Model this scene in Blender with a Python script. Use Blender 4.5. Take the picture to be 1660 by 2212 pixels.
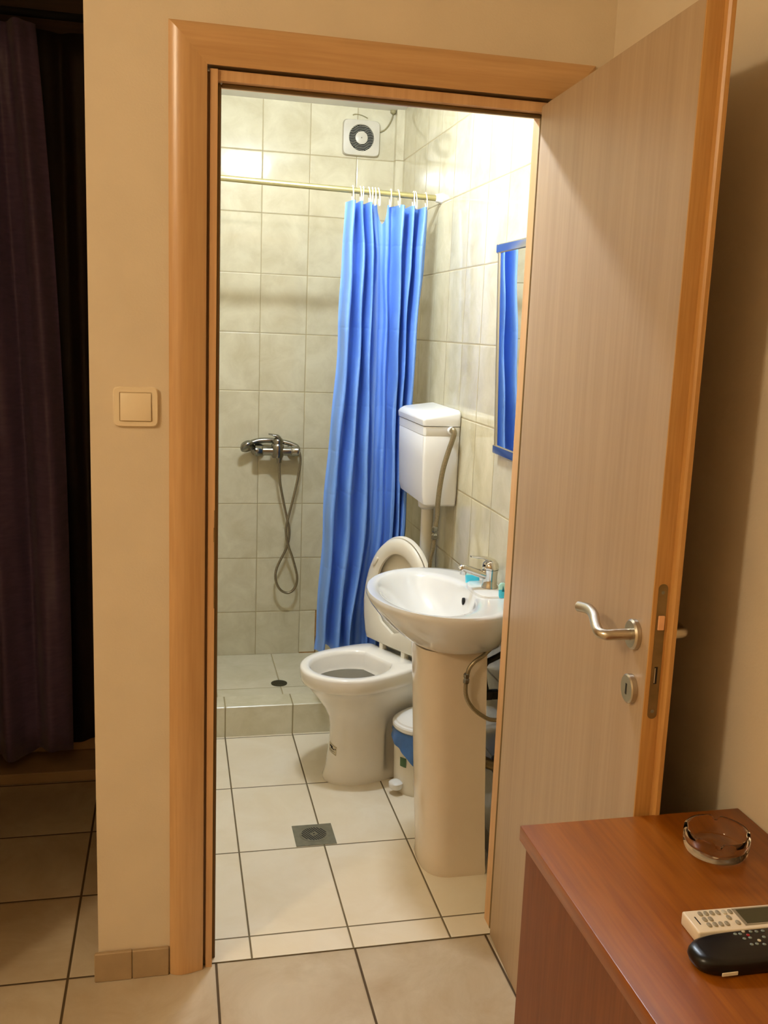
import bpy, bmesh, math, random
from mathutils import Vector, Matrix
random.seed(7)
S = bpy.context.scene
for o in list(bpy.data.objects):
    bpy.data.objects.remove(o)

# ------------------------------------------------------------ camera
cam_d = bpy.data.cameras.new('camera'); cam = bpy.data.objects.new('camera', cam_d)
S.collection.objects.link(cam); S.camera = cam
cam_d.sensor_fit = 'VERTICAL'; cam_d.sensor_height = 36.0
cam_d.lens = 2094.32 * 36.0 / 2212.0
cam_d.shift_x = (830 - 868.9) / 2212.0
cam_d.shift_y = -(1106 - 1095.6) / 2212.0
cam_d.clip_start = 0.02
cr = Vector((0.97352723, -0.22481981, 0.04124052))
cu = Vector((0.00065163, 0.18315669, 0.98308352))
cf = Vector((0.22857013, 0.9570317, -0.17845452))
m = Matrix((( cr.x, cu.x, -cf.x, 0.0112), (cr.y, cu.y, -cf.y, -2.0958), (cr.z, cu.z, -cf.z, 1.4983), (0, 0, 0, 1)))
cam.matrix_world = m

# ------------------------------------------------------------ world, exposure
W = bpy.data.worlds.new('world'); S.world = W; W.use_nodes = True
W.node_tree.nodes['Background'].inputs[0].default_value = (0.05, 0.045, 0.04, 1)
W.node_tree.nodes['Background'].inputs[1].default_value = 0.3
S.view_settings.view_transform = 'Standard'; S.view_settings.look = 'None'
S.view_settings.gamma = 1.0; S.view_settings.use_curve_mapping = False
S.view_settings.exposure = 0.0
BATH_LAMP = 430.0        # emission of the bathroom ceiling dome
ROOM_LAMP = 170.0        # emission of the bedroom globe
BATH_COL = (0.94, 1.08, 1.24)
ROOM_COL = (1.0, 0.83, 0.58)

# ------------------------------------------------------------ helpers
C = S.collection

def srgb(r, g, b):
    f = lambda c: (c / 255 / 12.92) if c / 255 <= 0.04045 else ((c / 255 + 0.055) / 1.055) ** 2.4
    return (f(r), f(g), f(b), 1)

def tag(o, label=None, cat=None, group=None, kind=None):
    if label: o['label'] = label
    if cat: o['category'] = cat
    if group: o['group'] = group
    if kind: o['kind'] = kind
    return o

def obj(name, bm, mats, parent=None, smooth=40, label=None, cat=None, group=None, kind=None, origin=None):
    """one mesh object; bm holds world coordinates"""
    me = bpy.data.meshes.new(name)
    bmesh.ops.recalc_face_normals(bm, faces=bm.faces[:])
    if origin is None:
        if parent is not None:
            p = parent; origin = Vector((0, 0, 0))
            while p is not None:
                origin += Vector(p.location); p = p.parent
        elif kind == 'structure':
            origin = Vector((0, 0, 0))
        else:
            xs = [v.co for v in bm.verts]
            lo = [min(c[i] for c in xs) for i in range(3)]; hi = [max(c[i] for c in xs) for i in range(3)]
            origin = Vector(((lo[0] + hi[0]) / 2, (lo[1] + hi[1]) / 2, lo[2]))
    origin = Vector(origin)
    bmesh.ops.translate(bm, verts=bm.verts[:], vec=-origin)
    bm.to_mesh(me); bm.free()
    if not isinstance(mats, (list, tuple)): mats = [mats]
    for mt in mats: me.materials.append(mt)
    if smooth:
        for p in me.polygons: p.use_smooth = True
        me.set_sharp_from_angle(angle=math.radians(smooth))
    o = bpy.data.objects.new(name, me); C.objects.link(o)
    if parent is not None:
        o.parent = parent
        q = parent; base = Vector((0, 0, 0))
        while q is not None:
            base += Vector(q.location); q = q.parent
        o.location = origin - base
    else:
        o.location = origin
    return tag(o, label, cat, group, kind)

def thing(name, label, cat, loc, group=None):
    o = bpy.data.objects.new(name, None); C.objects.link(o)
    o.empty_display_size = 0.05; o.location = loc
    return tag(o, label, cat, group)

def BM(): return bmesh.new()

def add_box(bm, x0, x1, y0, y1, z0, z1, bev=0, seg=2, mat=0):
    b = bmesh.new()
    bmesh.ops.create_cube(b, size=1)
    for v in b.verts:
        v.co = Vector(((x0 + x1) / 2 + v.co.x * (x1 - x0), (y0 + y1) / 2 + v.co.y * (y1 - y0), (z0 + z1) / 2 + v.co.z * (z1 - z0)))
    if bev:
        bmesh.ops.bevel(b, geom=b.edges[:], offset=bev, segments=seg, profile=0.5, affect='EDGES', clamp_overlap=True)
    merge(bm, b, mat); return bm

def merge(bm, b, mat=0, M=None):
    vs = {}
    for v in b.verts:
        vs[v] = bm.verts.new(M @ v.co if M is not None else v.co)
    for f in b.faces:
        try:
            nf = bm.faces.new([vs[v] for v in f.verts]); nf.material_index = mat
        except ValueError:
            pass
    b.free()

def loft(bm, rings, closed=True, cap0=True, cap1=True, mat=0):
    R = [[bm.verts.new(Vector(p)) for p in r] for r in rings]
    n = len(R[0])
    for a, b in zip(R[:-1], R[1:]):
        for i in range(n if closed else n - 1):
            j = (i + 1) % n
            f = bm.faces.new((a[i], a[j], b[j], b[i])); f.material_index = mat
    if cap0 and closed: f = bm.faces.new(R[0][::-1]); f.material_index = mat
    if cap1 and closed: f = bm.faces.new(R[-1]); f.material_index = mat
    return R

def circ(c, r, n=32, axis='z', ph=0):
    c = Vector(c); out = []
    for i in range(n):
        a = 2 * math.pi * i / n + ph
        ca, sa = r * math.cos(a), r * math.sin(a)
        out.append(c + {'z': Vector((ca, sa, 0)), 'x': Vector((0, ca, sa)), 'y': Vector((ca, 0, sa))}[axis])
    return out

def lathe(bm, c, prof, n=32, axis='z', mat=0, cap0=True, cap1=True):
    """prof: (radius, height) pairs along axis from c"""
    k = {'z': Vector((0, 0, 1)), 'x': Vector((1, 0, 0)), 'y': Vector((0, 1, 0))}[axis]
    loft(bm, [circ(Vector(c) + k * h, max(r, 1e-4), n, axis) for r, h in prof], mat=mat, cap0=cap0, cap1=cap1)

def catmull(P, sub=8):
    P = [Vector(p) for p in P]; Q = [2 * P[0] - P[1]] + P + [2 * P[-1] - P[-2]]
    out = []
    for i in range(1, len(Q) - 2):
        a, b, c, d = Q[i - 1:i + 3]
        for k in range(sub):
            t = k / sub
            out.append(0.5 * ((2 * b) + (c - a) * t + (2 * a - 5 * b + 4 * c - d) * t * t + (3 * b - a - 3 * c + d) * t ** 3))
    out.append(P[-1]); return out

def tube(bm, P, r, n=12, sub=8, mat=0, smooth=True):
    P = catmull(P, sub) if smooth else [Vector(p) for p in P]
    m_ = len(P); rings = []
    t = (P[1] - P[0]).normalized()
    up = Vector((0, 0, 1)) if abs(t.z) < 0.9 else Vector((1, 0, 0))
    nrm = (up - t * up.dot(t)).normalized()
    for i in range(m_):
        t = (P[min(i + 1, m_ - 1)] - P[max(i - 1, 0)]).normalized()
        nrm = (nrm - t * nrm.dot(t)).normalized(); bn = t.cross(nrm)
        rr = r(i / (m_ - 1)) if callable(r) else r
        rings.append([P[i] + rr * (math.cos(2 * math.pi * k / n) * nrm + math.sin(2 * math.pi * k / n) * bn) for k in range(n)])
    loft(bm, rings, mat=mat)

def prism(bm, poly, axis, a0, a1, mat=0):
    """extrude a 2D polygon; axis 'x': poly=(y,z); 'y': poly=(x,z); 'z': poly=(x,y)"""
    f = {'x': lambda p, a: (a, p[0], p[1]), 'y': lambda p, a: (p[0], a, p[1]), 'z': lambda p, a: (p[0], p[1], a)}[axis]
    loft(bm, [[f(p, a0) for p in poly], [f(p, a1) for p in poly]], mat=mat)

def superell(cx, cy, ax, ay, n=48, e=4.0):
    out = []
    for i in range(n):
        a = 2 * math.pi * i / n
        c, s = math.cos(a), math.sin(a)
        out.append((cx + ax * math.copysign(abs(c) ** (2 / e), c), cy + ay * math.copysign(abs(s) ** (2 / e), s)))
    return out

# ------------------------------------------------------------ materials
def new_mat(name):
    mt = bpy.data.materials.new(name); mt.use_nodes = True
    nt = mt.node_tree; return mt, nt, nt.nodes['Principled BSDF'], nt.nodes, nt.links

def mat(name, col, rough=0.5, metal=0.0, noise=0.0, nscale=20.0, spec=0.5, trans=0.0, ior=1.45, coat=0.0, sub=0.0, bump=0.0, bscale=60, stretch=(1, 1, 1), sheen=0.0):
    mt, nt, b, N, L = new_mat(name)
    b.inputs['Roughness'].default_value = rough; b.inputs['Metallic'].default_value = metal
    b.inputs['Specular IOR Level'].default_value = spec; b.inputs['IOR'].default_value = ior
    b.inputs['Transmission Weight'].default_value = trans; b.inputs['Coat Weight'].default_value = coat
    b.inputs['Coat Roughness'].default_value = 0.06
    b.inputs['Sheen Weight'].default_value = sheen
    if sub:
        b.inputs['Subsurface Weight'].default_value = sub; b.inputs['Subsurface Scale'].default_value = 0.01
    tc = N.new('ShaderNodeTexCoord'); mp = N.new('ShaderNodeMapping'); mp.inputs['Scale'].default_value = stretch
    L.new(tc.outputs['Object'], mp.inputs['Vector'])
    nz = N.new('ShaderNodeTexNoise'); nz.inputs['Scale'].default_value = nscale; nz.inputs['Detail'].default_value = 4
    L.new(mp.outputs['Vector'], nz.inputs['Vector'])
    rp = N.new('ShaderNodeValToRGB')
    c = Vector(col[:3]); k = noise
    rp.color_ramp.elements[0].position = 0.3; rp.color_ramp.elements[1].position = 0.7
    rp.color_ramp.elements[0].color = (*(c * (1 - k)), 1); rp.color_ramp.elements[1].color = (*[min(1, x * (1 + k)) for x in c], 1)
    L.new(nz.outputs['Fac'], rp.inputs['Fac']); L.new(rp.outputs['Color'], b.inputs['Base Color'])
    if bump:
        n2 = N.new('ShaderNodeTexNoise'); n2.inputs['Scale'].default_value = bscale; n2.inputs['Detail'].default_value = 3
        L.new(mp.outputs['Vector'], n2.inputs['Vector'])
        bp = N.new('ShaderNodeBump'); bp.inputs['Strength'].default_value = bump; bp.inputs['Distance'].default_value = 0.002
        L.new(n2.outputs['Fac'], bp.inputs['Height']); L.new(bp.outputs['Normal'], b.inputs['Normal'])
    return mt

def emis(name, col, strength):
    mt, nt, b, N, L = new_mat(name)
    b.inputs['Base Color'].default_value = (0.9, 0.9, 0.9, 1)
    b.inputs['Emission Color'].default_value = (*col, 1); b.inputs['Emission Strength'].default_value = strength
    return mt

def tile_mat(name, ui, u0, su, vi, v0, sv, g, c1, c2, grout, rough=0.12, nscale=6.0, vstretch=1.0, extra_v=None, gbump=0.6, vein=0.5, spec=0.5):
    """tiles in a grid along coordinate axes ui, vi (0=x,1=y,2=z) with grout lines of width g"""
    mt, nt, b, N, L = new_mat(name)
    tc = N.new('ShaderNodeTexCoord'); sp = N.new('ShaderNodeSeparateXYZ'); L.new(tc.outputs['Object'], sp.inputs[0])
    def math_(op, a, bb=None, c=None):
        n = N.new('ShaderNodeMath'); n.operation = op
        for i, x in enumerate((a, bb, c)):
            if x is None: continue
            if isinstance(x, (int, float)): n.inputs[i].default_value = x
            else: L.new(x, n.inputs[i])
        return n.outputs[0]
    def grid(i, o0, s):
        t = math_('DIVIDE', math_('SUBTRACT', sp.outputs[i], o0), s)
        fr = math_('SUBTRACT', t, math_('FLOOR', t))
        d = math_('MINIMUM', fr, math_('SUBTRACT', 1.0, fr))
        return math_('MULTIPLY', d, s), math_('FLOOR', t)
    du, iu = grid(ui, u0, su); dv, iv = grid(vi, v0, sv)
    d = math_('MINIMUM', du, dv)
    if extra_v is not None:
        for e in extra_v:
            d = math_('MINIMUM', d, math_('ABSOLUTE', math_('SUBTRACT', sp.outputs[vi], e)))
    mask = N.new('ShaderNodeMapRange'); mask.inputs['From Min'].default_value = g * 0.5 - 0.0006; mask.inputs['From Max'].default_value = g * 0.5 + 0.0006
    L.new(d, mask.inputs['Value'])
    # per tile offset so that the marbling breaks at the joints
    cmb = N.new('ShaderNodeCombineXYZ'); L.new(math_('MULTIPLY', iu, 3.7), cmb.inputs[0]); L.new(math_('MULTIPLY', iv, 5.3), cmb.inputs[1]); L.new(math_('ADD', iu, iv), cmb.inputs[2])
    ad = N.new('ShaderNodeVectorMath'); ad.operation = 'ADD'; L.new(tc.outputs['Object'], ad.inputs[0]); L.new(cmb.outputs[0], ad.inputs[1])
    mp = N.new('ShaderNodeMapping'); sc = [1, 1, 1]; sc[vi] = vstretch; mp.inputs['Scale'].default_value = sc
    L.new(ad.outputs[0], mp.inputs['Vector'])
    nz = N.new('ShaderNodeTexNoise'); nz.inputs['Scale'].default_value = nscale; nz.inputs['Detail'].default_value = 6; nz.inputs['Roughness'].default_value = 0.62
    nz.inputs['Distortion'].default_value = vein
    L.new(mp.outputs['Vector'], nz.inputs['Vector'])
    rp = N.new('ShaderNodeValToRGB'); rp.color_ramp.elements[0].position = 0.34; rp.color_ramp.elements[1].position = 0.66
    rp.color_ramp.elements[0].color = c1; rp.color_ramp.elements[1].color = c2
    L.new(nz.outputs['Fac'], rp.inputs['Fac'])
    mx = N.new('ShaderNodeMix'); mx.data_type = 'RGBA'
    L.new(mask.outputs[0], mx.inputs['Factor']); mx.inputs['A'].default_value = grout; L.new(rp.outputs['Color'], mx.inputs['B'])
    L.new(mx.outputs['Result'], b.inputs['Base Color'])
    mr = N.new('ShaderNodeMapRange'); mr.inputs['To Min'].default_value = 0.75; mr.inputs['To Max'].default_value = rough
    L.new(mask.outputs[0], mr.inputs['Value']); L.new(mr.outputs[0], b.inputs['Roughness'])
    b.inputs['Specular IOR Level'].default_value = spec
    soft = N.new('ShaderNodeMapRange'); soft.inputs['From Min'].default_value = 0; soft.inputs['From Max'].default_value = g * 0.5 + 0.003
    L.new(d, soft.inputs['Value'])
    bp = N.new('ShaderNodeBump'); bp.inputs['Strength'].default_value = gbump; bp.inputs['Distance'].default_value = 0.002
    hs = math_('ADD', soft.outputs[0], math_('MULTIPLY', nz.outputs['Fac'], 0.10))
    L.new(hs, bp.inputs['Height']); L.new(bp.outputs['Normal'], b.inputs['Normal'])
    return mt

def wood_mat(name, c1, c2, axis=2, scale=30, rough=0.45, along=0.04, coat=0.0, crough=0.12):
    mt, nt, b, N, L = new_mat(name)
    tc = N.new('ShaderNodeTexCoord'); mp = N.new('ShaderNodeMapping')
    sc = [1, 1, 1]; sc[axis] = along; mp.inputs['Scale'].default_value = sc
    L.new(tc.outputs['Object'], mp.inputs['Vector'])
    a = N.new('ShaderNodeTexNoise'); a.inputs['Scale'].default_value = scale; a.inputs['Detail'].default_value = 8; a.inputs['Roughness'].default_value = 0.6
    a2 = N.new('ShaderNodeTexNoise'); a2.inputs['Scale'].default_value = scale * 6; a2.inputs['Detail'].default_value = 3
    L.new(mp.outputs[0], a.inputs['Vector']); L.new(mp.outputs[0], a2.inputs['Vector'])
    ml = N.new('ShaderNodeMix'); ml.data_type = 'FLOAT'; ml.inputs['Factor'].default_value = 0.4
    L.new(a.outputs['Fac'], ml.inputs['A']); L.new(a2.outputs['Fac'], ml.inputs['B'])
    rp = N.new('ShaderNodeValToRGB'); rp.color_ramp.elements[0].position = 0.36; rp.color_ramp.elements[1].position = 0.62
    rp.color_ramp.elements[0].color = c1; rp.color_ramp.elements[1].color = c2
    L.new(ml.outputs['Result'], rp.inputs['Fac']); L.new(rp.outputs['Color'], b.inputs['Base Color'])
    b.inputs['Roughness'].default_value = rough; b.inputs['Coat Weight'].default_value = coat; b.inputs['Coat Roughness'].default_value = crough
    bp = N.new('ShaderNodeBump'); bp.inputs['Strength'].default_value = 0.12; bp.inputs['Distance'].default_value = 0.001
    L.new(a2.outputs['Fac'], bp.inputs['Height']); L.new(bp.outputs['Normal'], b.inputs['Normal'])
    return mt

M = {}
M['plaster'] = mat('cream_plaster', srgb(220, 202, 172), 0.75, noise=0.03, nscale=8, bump=0.15, bscale=220, spec=0.25)
M['ceil'] = mat('white_ceiling', srgb(232, 230, 224), 0.85, noise=0.02, bump=0.1, bscale=120, spec=0.2)
TC1, TC2, TG = srgb(196, 186, 154), srgb(214, 206, 176), srgb(164, 148, 108)
M['tile_back'] = tile_mat('cream_wall_tile_back', 0, 0.348, 0.187, 2, 0.299, 0.2338, 0.0028, TC1, TC2, TG, rough=0.07, nscale=9)
M['tile_side'] = tile_mat('cream_wall_tile_side', 1, 0.915, 0.189, 2, 0.299, 0.2338, 0.0028, TC1, TC2, TG, rough=0.07, nscale=9)
M['tile_front'] = tile_mat('cream_wall_tile_front', 0, 0.348, 0.187, 2, 0.299, 0.2338, 0.0028, TC1, TC2, TG, rough=0.07, nscale=9)
FG = srgb(112, 96, 66)
M['tile_bath_floor'] = tile_mat('cream_floor_tile', 0, 0.192, 0.248, 1, 0.103, 0.399, 0.0048, srgb(232, 217, 188), srgb(240, 228, 204), FG, rough=0.30, nscale=5, extra_v=[0.014], spec=0.35)
M['tile_step'] = tile_mat('cream_step_tile', 0, 0.192, 0.248, 2, -0.3, 1.0, 0.004, srgb(206, 197, 164), srgb(220, 212, 184), srgb(150, 135, 95), rough=0.25, nscale=12)
M['tile_shower'] = tile_mat('cream_shower_tile', 0, 0.416, 0.248, 1, 1.512, 0.399, 0.004, srgb(206, 198, 168), srgb(220, 212, 186), srgb(160, 145, 105), rough=0.2, nscale=8)
M['tile_room'] = tile_mat('beige_floor_tile', 0, -0.229, 0.336, 1, 0.016, 0.336, 0.006, srgb(182, 160, 128), srgb(206, 190, 162), srgb(84, 66, 42), rough=0.35, nscale=4, vein=0.8, spec=0.3)
M['skirting'] = mat('beige_skirting_tile', srgb(172, 146, 110), 0.4, noise=0.14, nscale=12)
M['casing_v'] = wood_mat('orange_beech_upright', srgb(192, 146, 92), srgb(210, 166, 112), 2, 24, 0.35, coat=0.6, crough=0.3)
M['casing_h'] = wood_mat('orange_beech_level', srgb(192, 146, 92), srgb(210, 166, 112), 0, 24, 0.35, coat=0.6, crough=0.3)
M['jamb'] = wood_mat('beech_frame', srgb(200, 154, 104), srgb(216, 172, 122), 2, 24, 0.4)
M['gasket'] = mat('brown_rubber_seal', srgb(120, 96, 56), 0.6)
M['door'] = wood_mat('pale_laminate_door', srgb(166, 138, 106), srgb(180, 153, 120), 2, 14, 0.42, along=0.03)
M['door_edge'] = wood_mat('orange_door_edge', srgb(176, 124, 62), srgb(200, 150, 84), 2, 40, 0.4)
M['steel'] = mat('satin_steel', srgb(196, 188, 172), 0.28, 1.0)
M['dull_steel'] = mat('dull_lock_plate', srgb(140, 120, 84), 0.4, 0.9, noise=0.15, nscale=40)
M['copper'] = mat('bare_copper_latch', srgb(240, 186, 140), 0.4, 0.3)
M['black'] = mat('black_plastic', srgb(16, 15, 15), 0.3)
M['dark'] = mat('dark_void', srgb(14, 12, 10), 0.8)
M['switch'] = mat('ivory_plastic', srgb(236, 216, 180), 0.3)
M['ceramic'] = mat('white_ceramic', srgb(216, 216, 214), 0.08, noise=0.01, coat=0.6)
M['ceramic_warm'] = mat('offwhite_ceramic', srgb(250, 244, 232), 0.12, noise=0.015, coat=0.5)
M['ceramic_ped'] = mat('shaded_ped_ceramic', srgb(216, 200, 176), 0.14, noise=0.015, coat=0.4)  # ceramic copy, darkened and warmed for the shade on the pedestal
M['plastic_white'] = mat('white_plastic', srgb(238, 236, 230), 0.28)
M['fan_plastic'] = mat('dingy_fan_plastic', srgb(198, 190, 170), 0.35, noise=0.04)
M['plastic_cream'] = mat('cream_plastic', srgb(232, 224, 204), 0.32)
M['plastic_grey'] = mat('grey_plastic_deck', srgb(170, 166, 150), 0.4)
M['water'] = mat('shadowed_bowl_water', srgb(96, 90, 74), 0.04, spec=0.7)  # shade inside the bowl is put into this dark colour
M['chrome'] = mat('chrome', srgb(205, 203, 198), 0.09, 1.0)
M['chrome_dark'] = mat('dark_chrome', srgb(150, 148, 140), 0.16, 1.0)  # darker chrome; the mixer's dark reflections are put into its colour
M['hose'] = mat('braided_hose', srgb(150, 138, 112), 0.35, 0.75, noise=0.2, nscale=300)
M['hose_dark'] = mat('black_hose', srgb(26, 22, 18), 0.5)
M['brass'] = mat('pale_gold_rod', srgb(186, 176, 124), 0.3, 0.7)
M['ring'] = mat('ivory_ring', srgb(246, 238, 214), 0.3)
M['mirror'] = mat('mirror_glass', (0.92, 0.93, 0.93, 1), 0.01, 1.0)
M['mframe'] = mat('polished_aluminium', srgb(214, 212, 206), 0.12, 1.0)
M['mframe_side'] = mat('brushed_aluminium', srgb(190, 186, 172), 0.38, 1.0)
M['drain'] = mat('grey_drain_metal', srgb(122, 118, 98), 0.5, 0.15, noise=0.15, nscale=40)
M['bag'] = mat('blue_bin_bag', srgb(70, 112, 170), 0.35, noise=0.15, nscale=25, bump=0.6, bscale=30)
M['soap'] = mat('cyan_sachet', srgb(70, 190, 220), 0.2, noise=0.1, nscale=60)
M['soap_pale'] = mat('pale_cyan_sachet', srgb(170, 220, 214), 0.2)
M['soap_dark'] = mat('teal_print', srgb(20, 110, 130), 0.4)
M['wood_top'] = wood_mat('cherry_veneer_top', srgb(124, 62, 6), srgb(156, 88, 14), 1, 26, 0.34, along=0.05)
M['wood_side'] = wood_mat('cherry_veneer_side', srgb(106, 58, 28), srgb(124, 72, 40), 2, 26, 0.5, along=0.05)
M['glass'] = mat('clear_glass', (1, 1, 1, 1), 0.02, trans=1.0, ior=1.25)
M['remote_white'] = mat('ivory_remote', srgb(230, 214, 186), 0.35)
M['btn_grey'] = mat('grey_rubber_button', srgb(150, 138, 112), 0.5)
M['btn_pale'] = mat('pale_rubber_button', srgb(196, 186, 160), 0.5)
M['lcd'] = mat('dark_lcd', srgb(62, 60, 40), 0.15)
M['lcd_frame'] = mat('grey_lcd_frame', srgb(140, 128, 104), 0.3)
M['btn_dark'] = mat('slate_button', srgb(120, 130, 120), 0.35)
M['btn_red'] = mat('red_button', srgb(150, 24, 24), 0.35)
M['drape'] = mat('dark_plum_drape', srgb(116, 98, 140), 0.32, noise=0.12, nscale=120, bump=0.25, bscale=260, stretch=(0.2, 0.2, 1), sheen=0.15)
M['drape_back'] = mat('black_brown_drape', srgb(34, 22, 16), 0.6, noise=0.12, nscale=120)
M['added_board'] = wood_mat('dark_brown_board', srgb(60, 38, 18), srgb(74, 48, 24), 0, 20, 0.6)
M['sill'] = mat('beige_sill', srgb(180, 150, 112), 0.6, noise=0.1, nscale=10)
M['sticker'] = mat('white_sticker', srgb(226, 216, 190), 0.4)
M['ink'] = mat('black_ink', srgb(36, 28, 18), 0.6)
M['green_ink'] = mat('green_print', srgb(70, 100, 60), 0.5)
M['rust'] = mat('rust_stain', srgb(150, 108, 52), 0.8, noise=0.4, nscale=60)
M['cable'] = mat('dusty_cable', srgb(150, 140, 100), 0.6)
M['bath_lamp'] = emis('bathroom_lamp_glow', BATH_COL, BATH_LAMP)
M['room_lamp'] = emis('bedroom_lamp_glow', ROOM_COL, ROOM_LAMP)

# shower curtain: thin blue vinyl with fold creases and a doubled hem
def curtain_mat():
    mt, nt, b, N, L = new_mat('blue_vinyl_curtain')
    tc = N.new('ShaderNodeTexCoord'); sp = N.new('ShaderNodeSeparateXYZ'); L.new(tc.outputs['UV'], sp.inputs[0])
    b.inputs['Base Color'].default_value = srgb(92, 146, 236); b.inputs['Roughness'].default_value = 0.42
    b.inputs['Specular IOR Level'].default_value = 0.9
    nz = N.new('ShaderNodeTexNoise'); nz.inputs['Scale'].default_value = 9; L.new(tc.outputs['UV'], nz.inputs['Vector'])
    rp = N.new('ShaderNodeValToRGB'); rp.color_ramp.elements[0].color = srgb(108, 154, 232); rp.color_ramp.elements[1].color = srgb(122, 168, 241)
    L.new(nz.outputs['Fac'], rp.inputs['Fac']); L.new(rp.outputs['Color'], b.inputs['Base Color'])
    # creases at fixed heights (v runs in metres)
    prev = None
    wob = N.new('ShaderNodeTexNoise'); wob.inputs['Scale'].default_value = 14; L.new(tc.outputs['UV'], wob.inputs['Vector'])
    wv = N.new('ShaderNodeMath'); wv.operation = 'MULTIPLY_ADD'; wv.inputs[1].default_value = 0.02; L.new(wob.outputs['Fac'], wv.inputs[0]); L.new(sp.outputs[1], wv.inputs[2])
    for z in (1.796, 1.512, 1.243, 1.089, 0.936, 0.668):
        s_ = N.new('ShaderNodeMath'); s_.operation = 'SUBTRACT'; L.new(wv.outputs[0], s_.inputs[0]); s_.inputs[1].default_value = z
        a_ = N.new('ShaderNodeMath'); a_.operation = 'ABSOLUTE'; L.new(s_.outputs[0], a_.inputs[0])
        if prev is None: prev = a_.outputs[0]
        else:
            mn = N.new('ShaderNodeMath'); mn.operation = 'MINIMUM'; L.new(prev, mn.inputs[0]); L.new(a_.outputs[0], mn.inputs[1]); prev = mn.outputs[0]
    mr = N.new('ShaderNodeMapRange'); mr.inputs['From Min'].default_value = 0.0; mr.inputs['From Max'].default_value = 0.007
    mr.inputs['To Min'].default_value = 1; mr.inputs['To Max'].default_value = 0
    L.new(prev, mr.inputs['Value'])
    n3 = N.new('ShaderNodeTexNoise'); n3.inputs['Scale'].default_value = 22; n3.inputs['Detail'].default_value = 2; L.new(tc.outputs['UV'], n3.inputs['Vector'])
    ad = N.new('ShaderNodeMath'); ad.operation = 'MULTIPLY_ADD'; ad.inputs[1].default_value = 0.35; L.new(n3.outputs['Fac'], ad.inputs[0]); L.new(mr.outputs[0], ad.inputs[2])
    bp = N.new('ShaderNodeBump'); bp.inputs['Strength'].default_value = 0.22; bp.inputs['Distance'].default_value = 0.003
    L.new(ad.outputs[0], bp.inputs['Height']); L.new(bp.outputs['Normal'], b.inputs['Normal'])
    tr = N.new('ShaderNodeBsdfTranslucent'); tr.inputs['Color'].default_value = srgb(60, 120, 240)
    ms = N.new('ShaderNodeMixShader'); ms.inputs[0].default_value = 0.05
    out = N['Material Output']; L.new(b.outputs[0], ms.inputs[1]); L.new(tr.outputs[0], ms.inputs[2]); L.new(ms.outputs[0], out.inputs['Surface'])
    return mt
M['curtain'] = curtain_mat()

# ============================================================ SETTING
XR, XB = 0.943, 0.905            # bedroom right wall, bathroom right wall
bm = BM(); add_box(bm, -3.5, XR + 0.1, -3.4, 0.014, -0.06, 0); add_box(bm, -3.5, -0.11, 0.014, 1.5, -0.06, 0)
obj('floor', bm, M['tile_room'], kind='structure', smooth=0, label='beige square-tiled bedroom floor with dark grout', cat='floor')
bm = BM(); add_box(bm, -0.06, XB, 0.014, 1.312, -0.06, 0.002)
obj('floor_bathroom', bm, M['tile_bath_floor'], kind='structure', smooth=0, label='cream oblong-tiled bathroom floor beyond the doorway', cat='floor')
bm = BM(); add_box(bm, -0.06, XB, 1.312, 1.42, -0.06, 0.118, bev=0.003, seg=1)
obj('trim_1', bm, M['tile_step'], kind='structure', smooth=0, label='tiled step in front of the shower', cat='step')
bm = BM(); add_box(bm, -0.06, XB, 1.42, 1.911, -0.06, 0.110)
obj('floor_shower', bm, M['tile_shower'], kind='structure', smooth=0, label='raised tiled shower floor with round drain', cat='floor')
# front wall with the doorway
bm = BM()
add_box(bm, -0.159, 0.070, 0, 0.08, 0, 2.92); add_box(bm, 0.831, XR, 0, 0.08, 0, 2.92); add_box(bm, 0.070, 0.831, 0, 0.08, 2.008, 2.92)
obj('wall_front', bm, M['plaster'], kind='structure', smooth=0, label='cream plastered wall around the bathroom doorway', cat='wall')
bm = BM(); add_box(bm, -0.159, -0.06, 0.08, 2.0, 0, 2.92)
obj('wall_partition', bm, M['plaster'], kind='structure', smooth=0, label='plastered partition between curtain recess and bathroom', cat='wall')
bm = BM(); add_box(bm, XR, XR + 0.1, -3.4, 0.08, 0, 2.92)
obj('wall_right', bm, M['plaster'], kind='structure', smooth=0, label='cream plastered wall behind the open door', cat='wall')
bm = BM(); add_box(bm, -3.5, -3.4, -3.4, 1.5, 0, 2.92)
obj('wall_left', bm, M['plaster'], kind='structure', smooth=0, label='far left bedroom wall', cat='wall')
bm = BM(); add_box(bm, -3.5, XR + 0.1, -3.5, -3.4, 0, 2.92)
obj('wall_behind', bm, M['plaster'], kind='structure', smooth=0, label='bedroom wall behind the viewer', cat='wall')
bm = BM(); add_box(bm, -3.5, -0.159, 1.42, 1.5, 0, 2.92)
obj('wall_window', bm, M['plaster'], kind='structure', smooth=0, label='wall behind the dark drape', cat='wall')
bm = BM(); add_box(bm, -0.06, XB + 0.1, 1.911, 2.0, 0, 2.5)
obj('wall_back', bm, M['tile_back'], kind='structure', smooth=0, label='tiled back wall of the shower', cat='wall')
bm = BM(); add_box(bm, XB, XB + 0.1, 0.08, 1.911, 0, 2.5)
obj('wall_bathroom_right', bm, M['tile_side'], kind='structure', smooth=0, label='tiled bathroom wall with the mirror', cat='wall')
bm = BM(); add_box(bm, -3.5, XR + 0.1, -3.5, 1.5, 2.92, 3.0)
obj('ceiling', bm, M['ceil'], kind='structure', smooth=0, label='white bedroom ceiling', cat='ceiling')
bm = BM(); add_box(bm, -0.06, XB, 0.08, 1.911, 2.362, 2.42)
obj('ceiling_bathroom', bm, M['ceil'], kind='structure', smooth=0, label='white bathroom ceiling', cat='ceiling')
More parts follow.
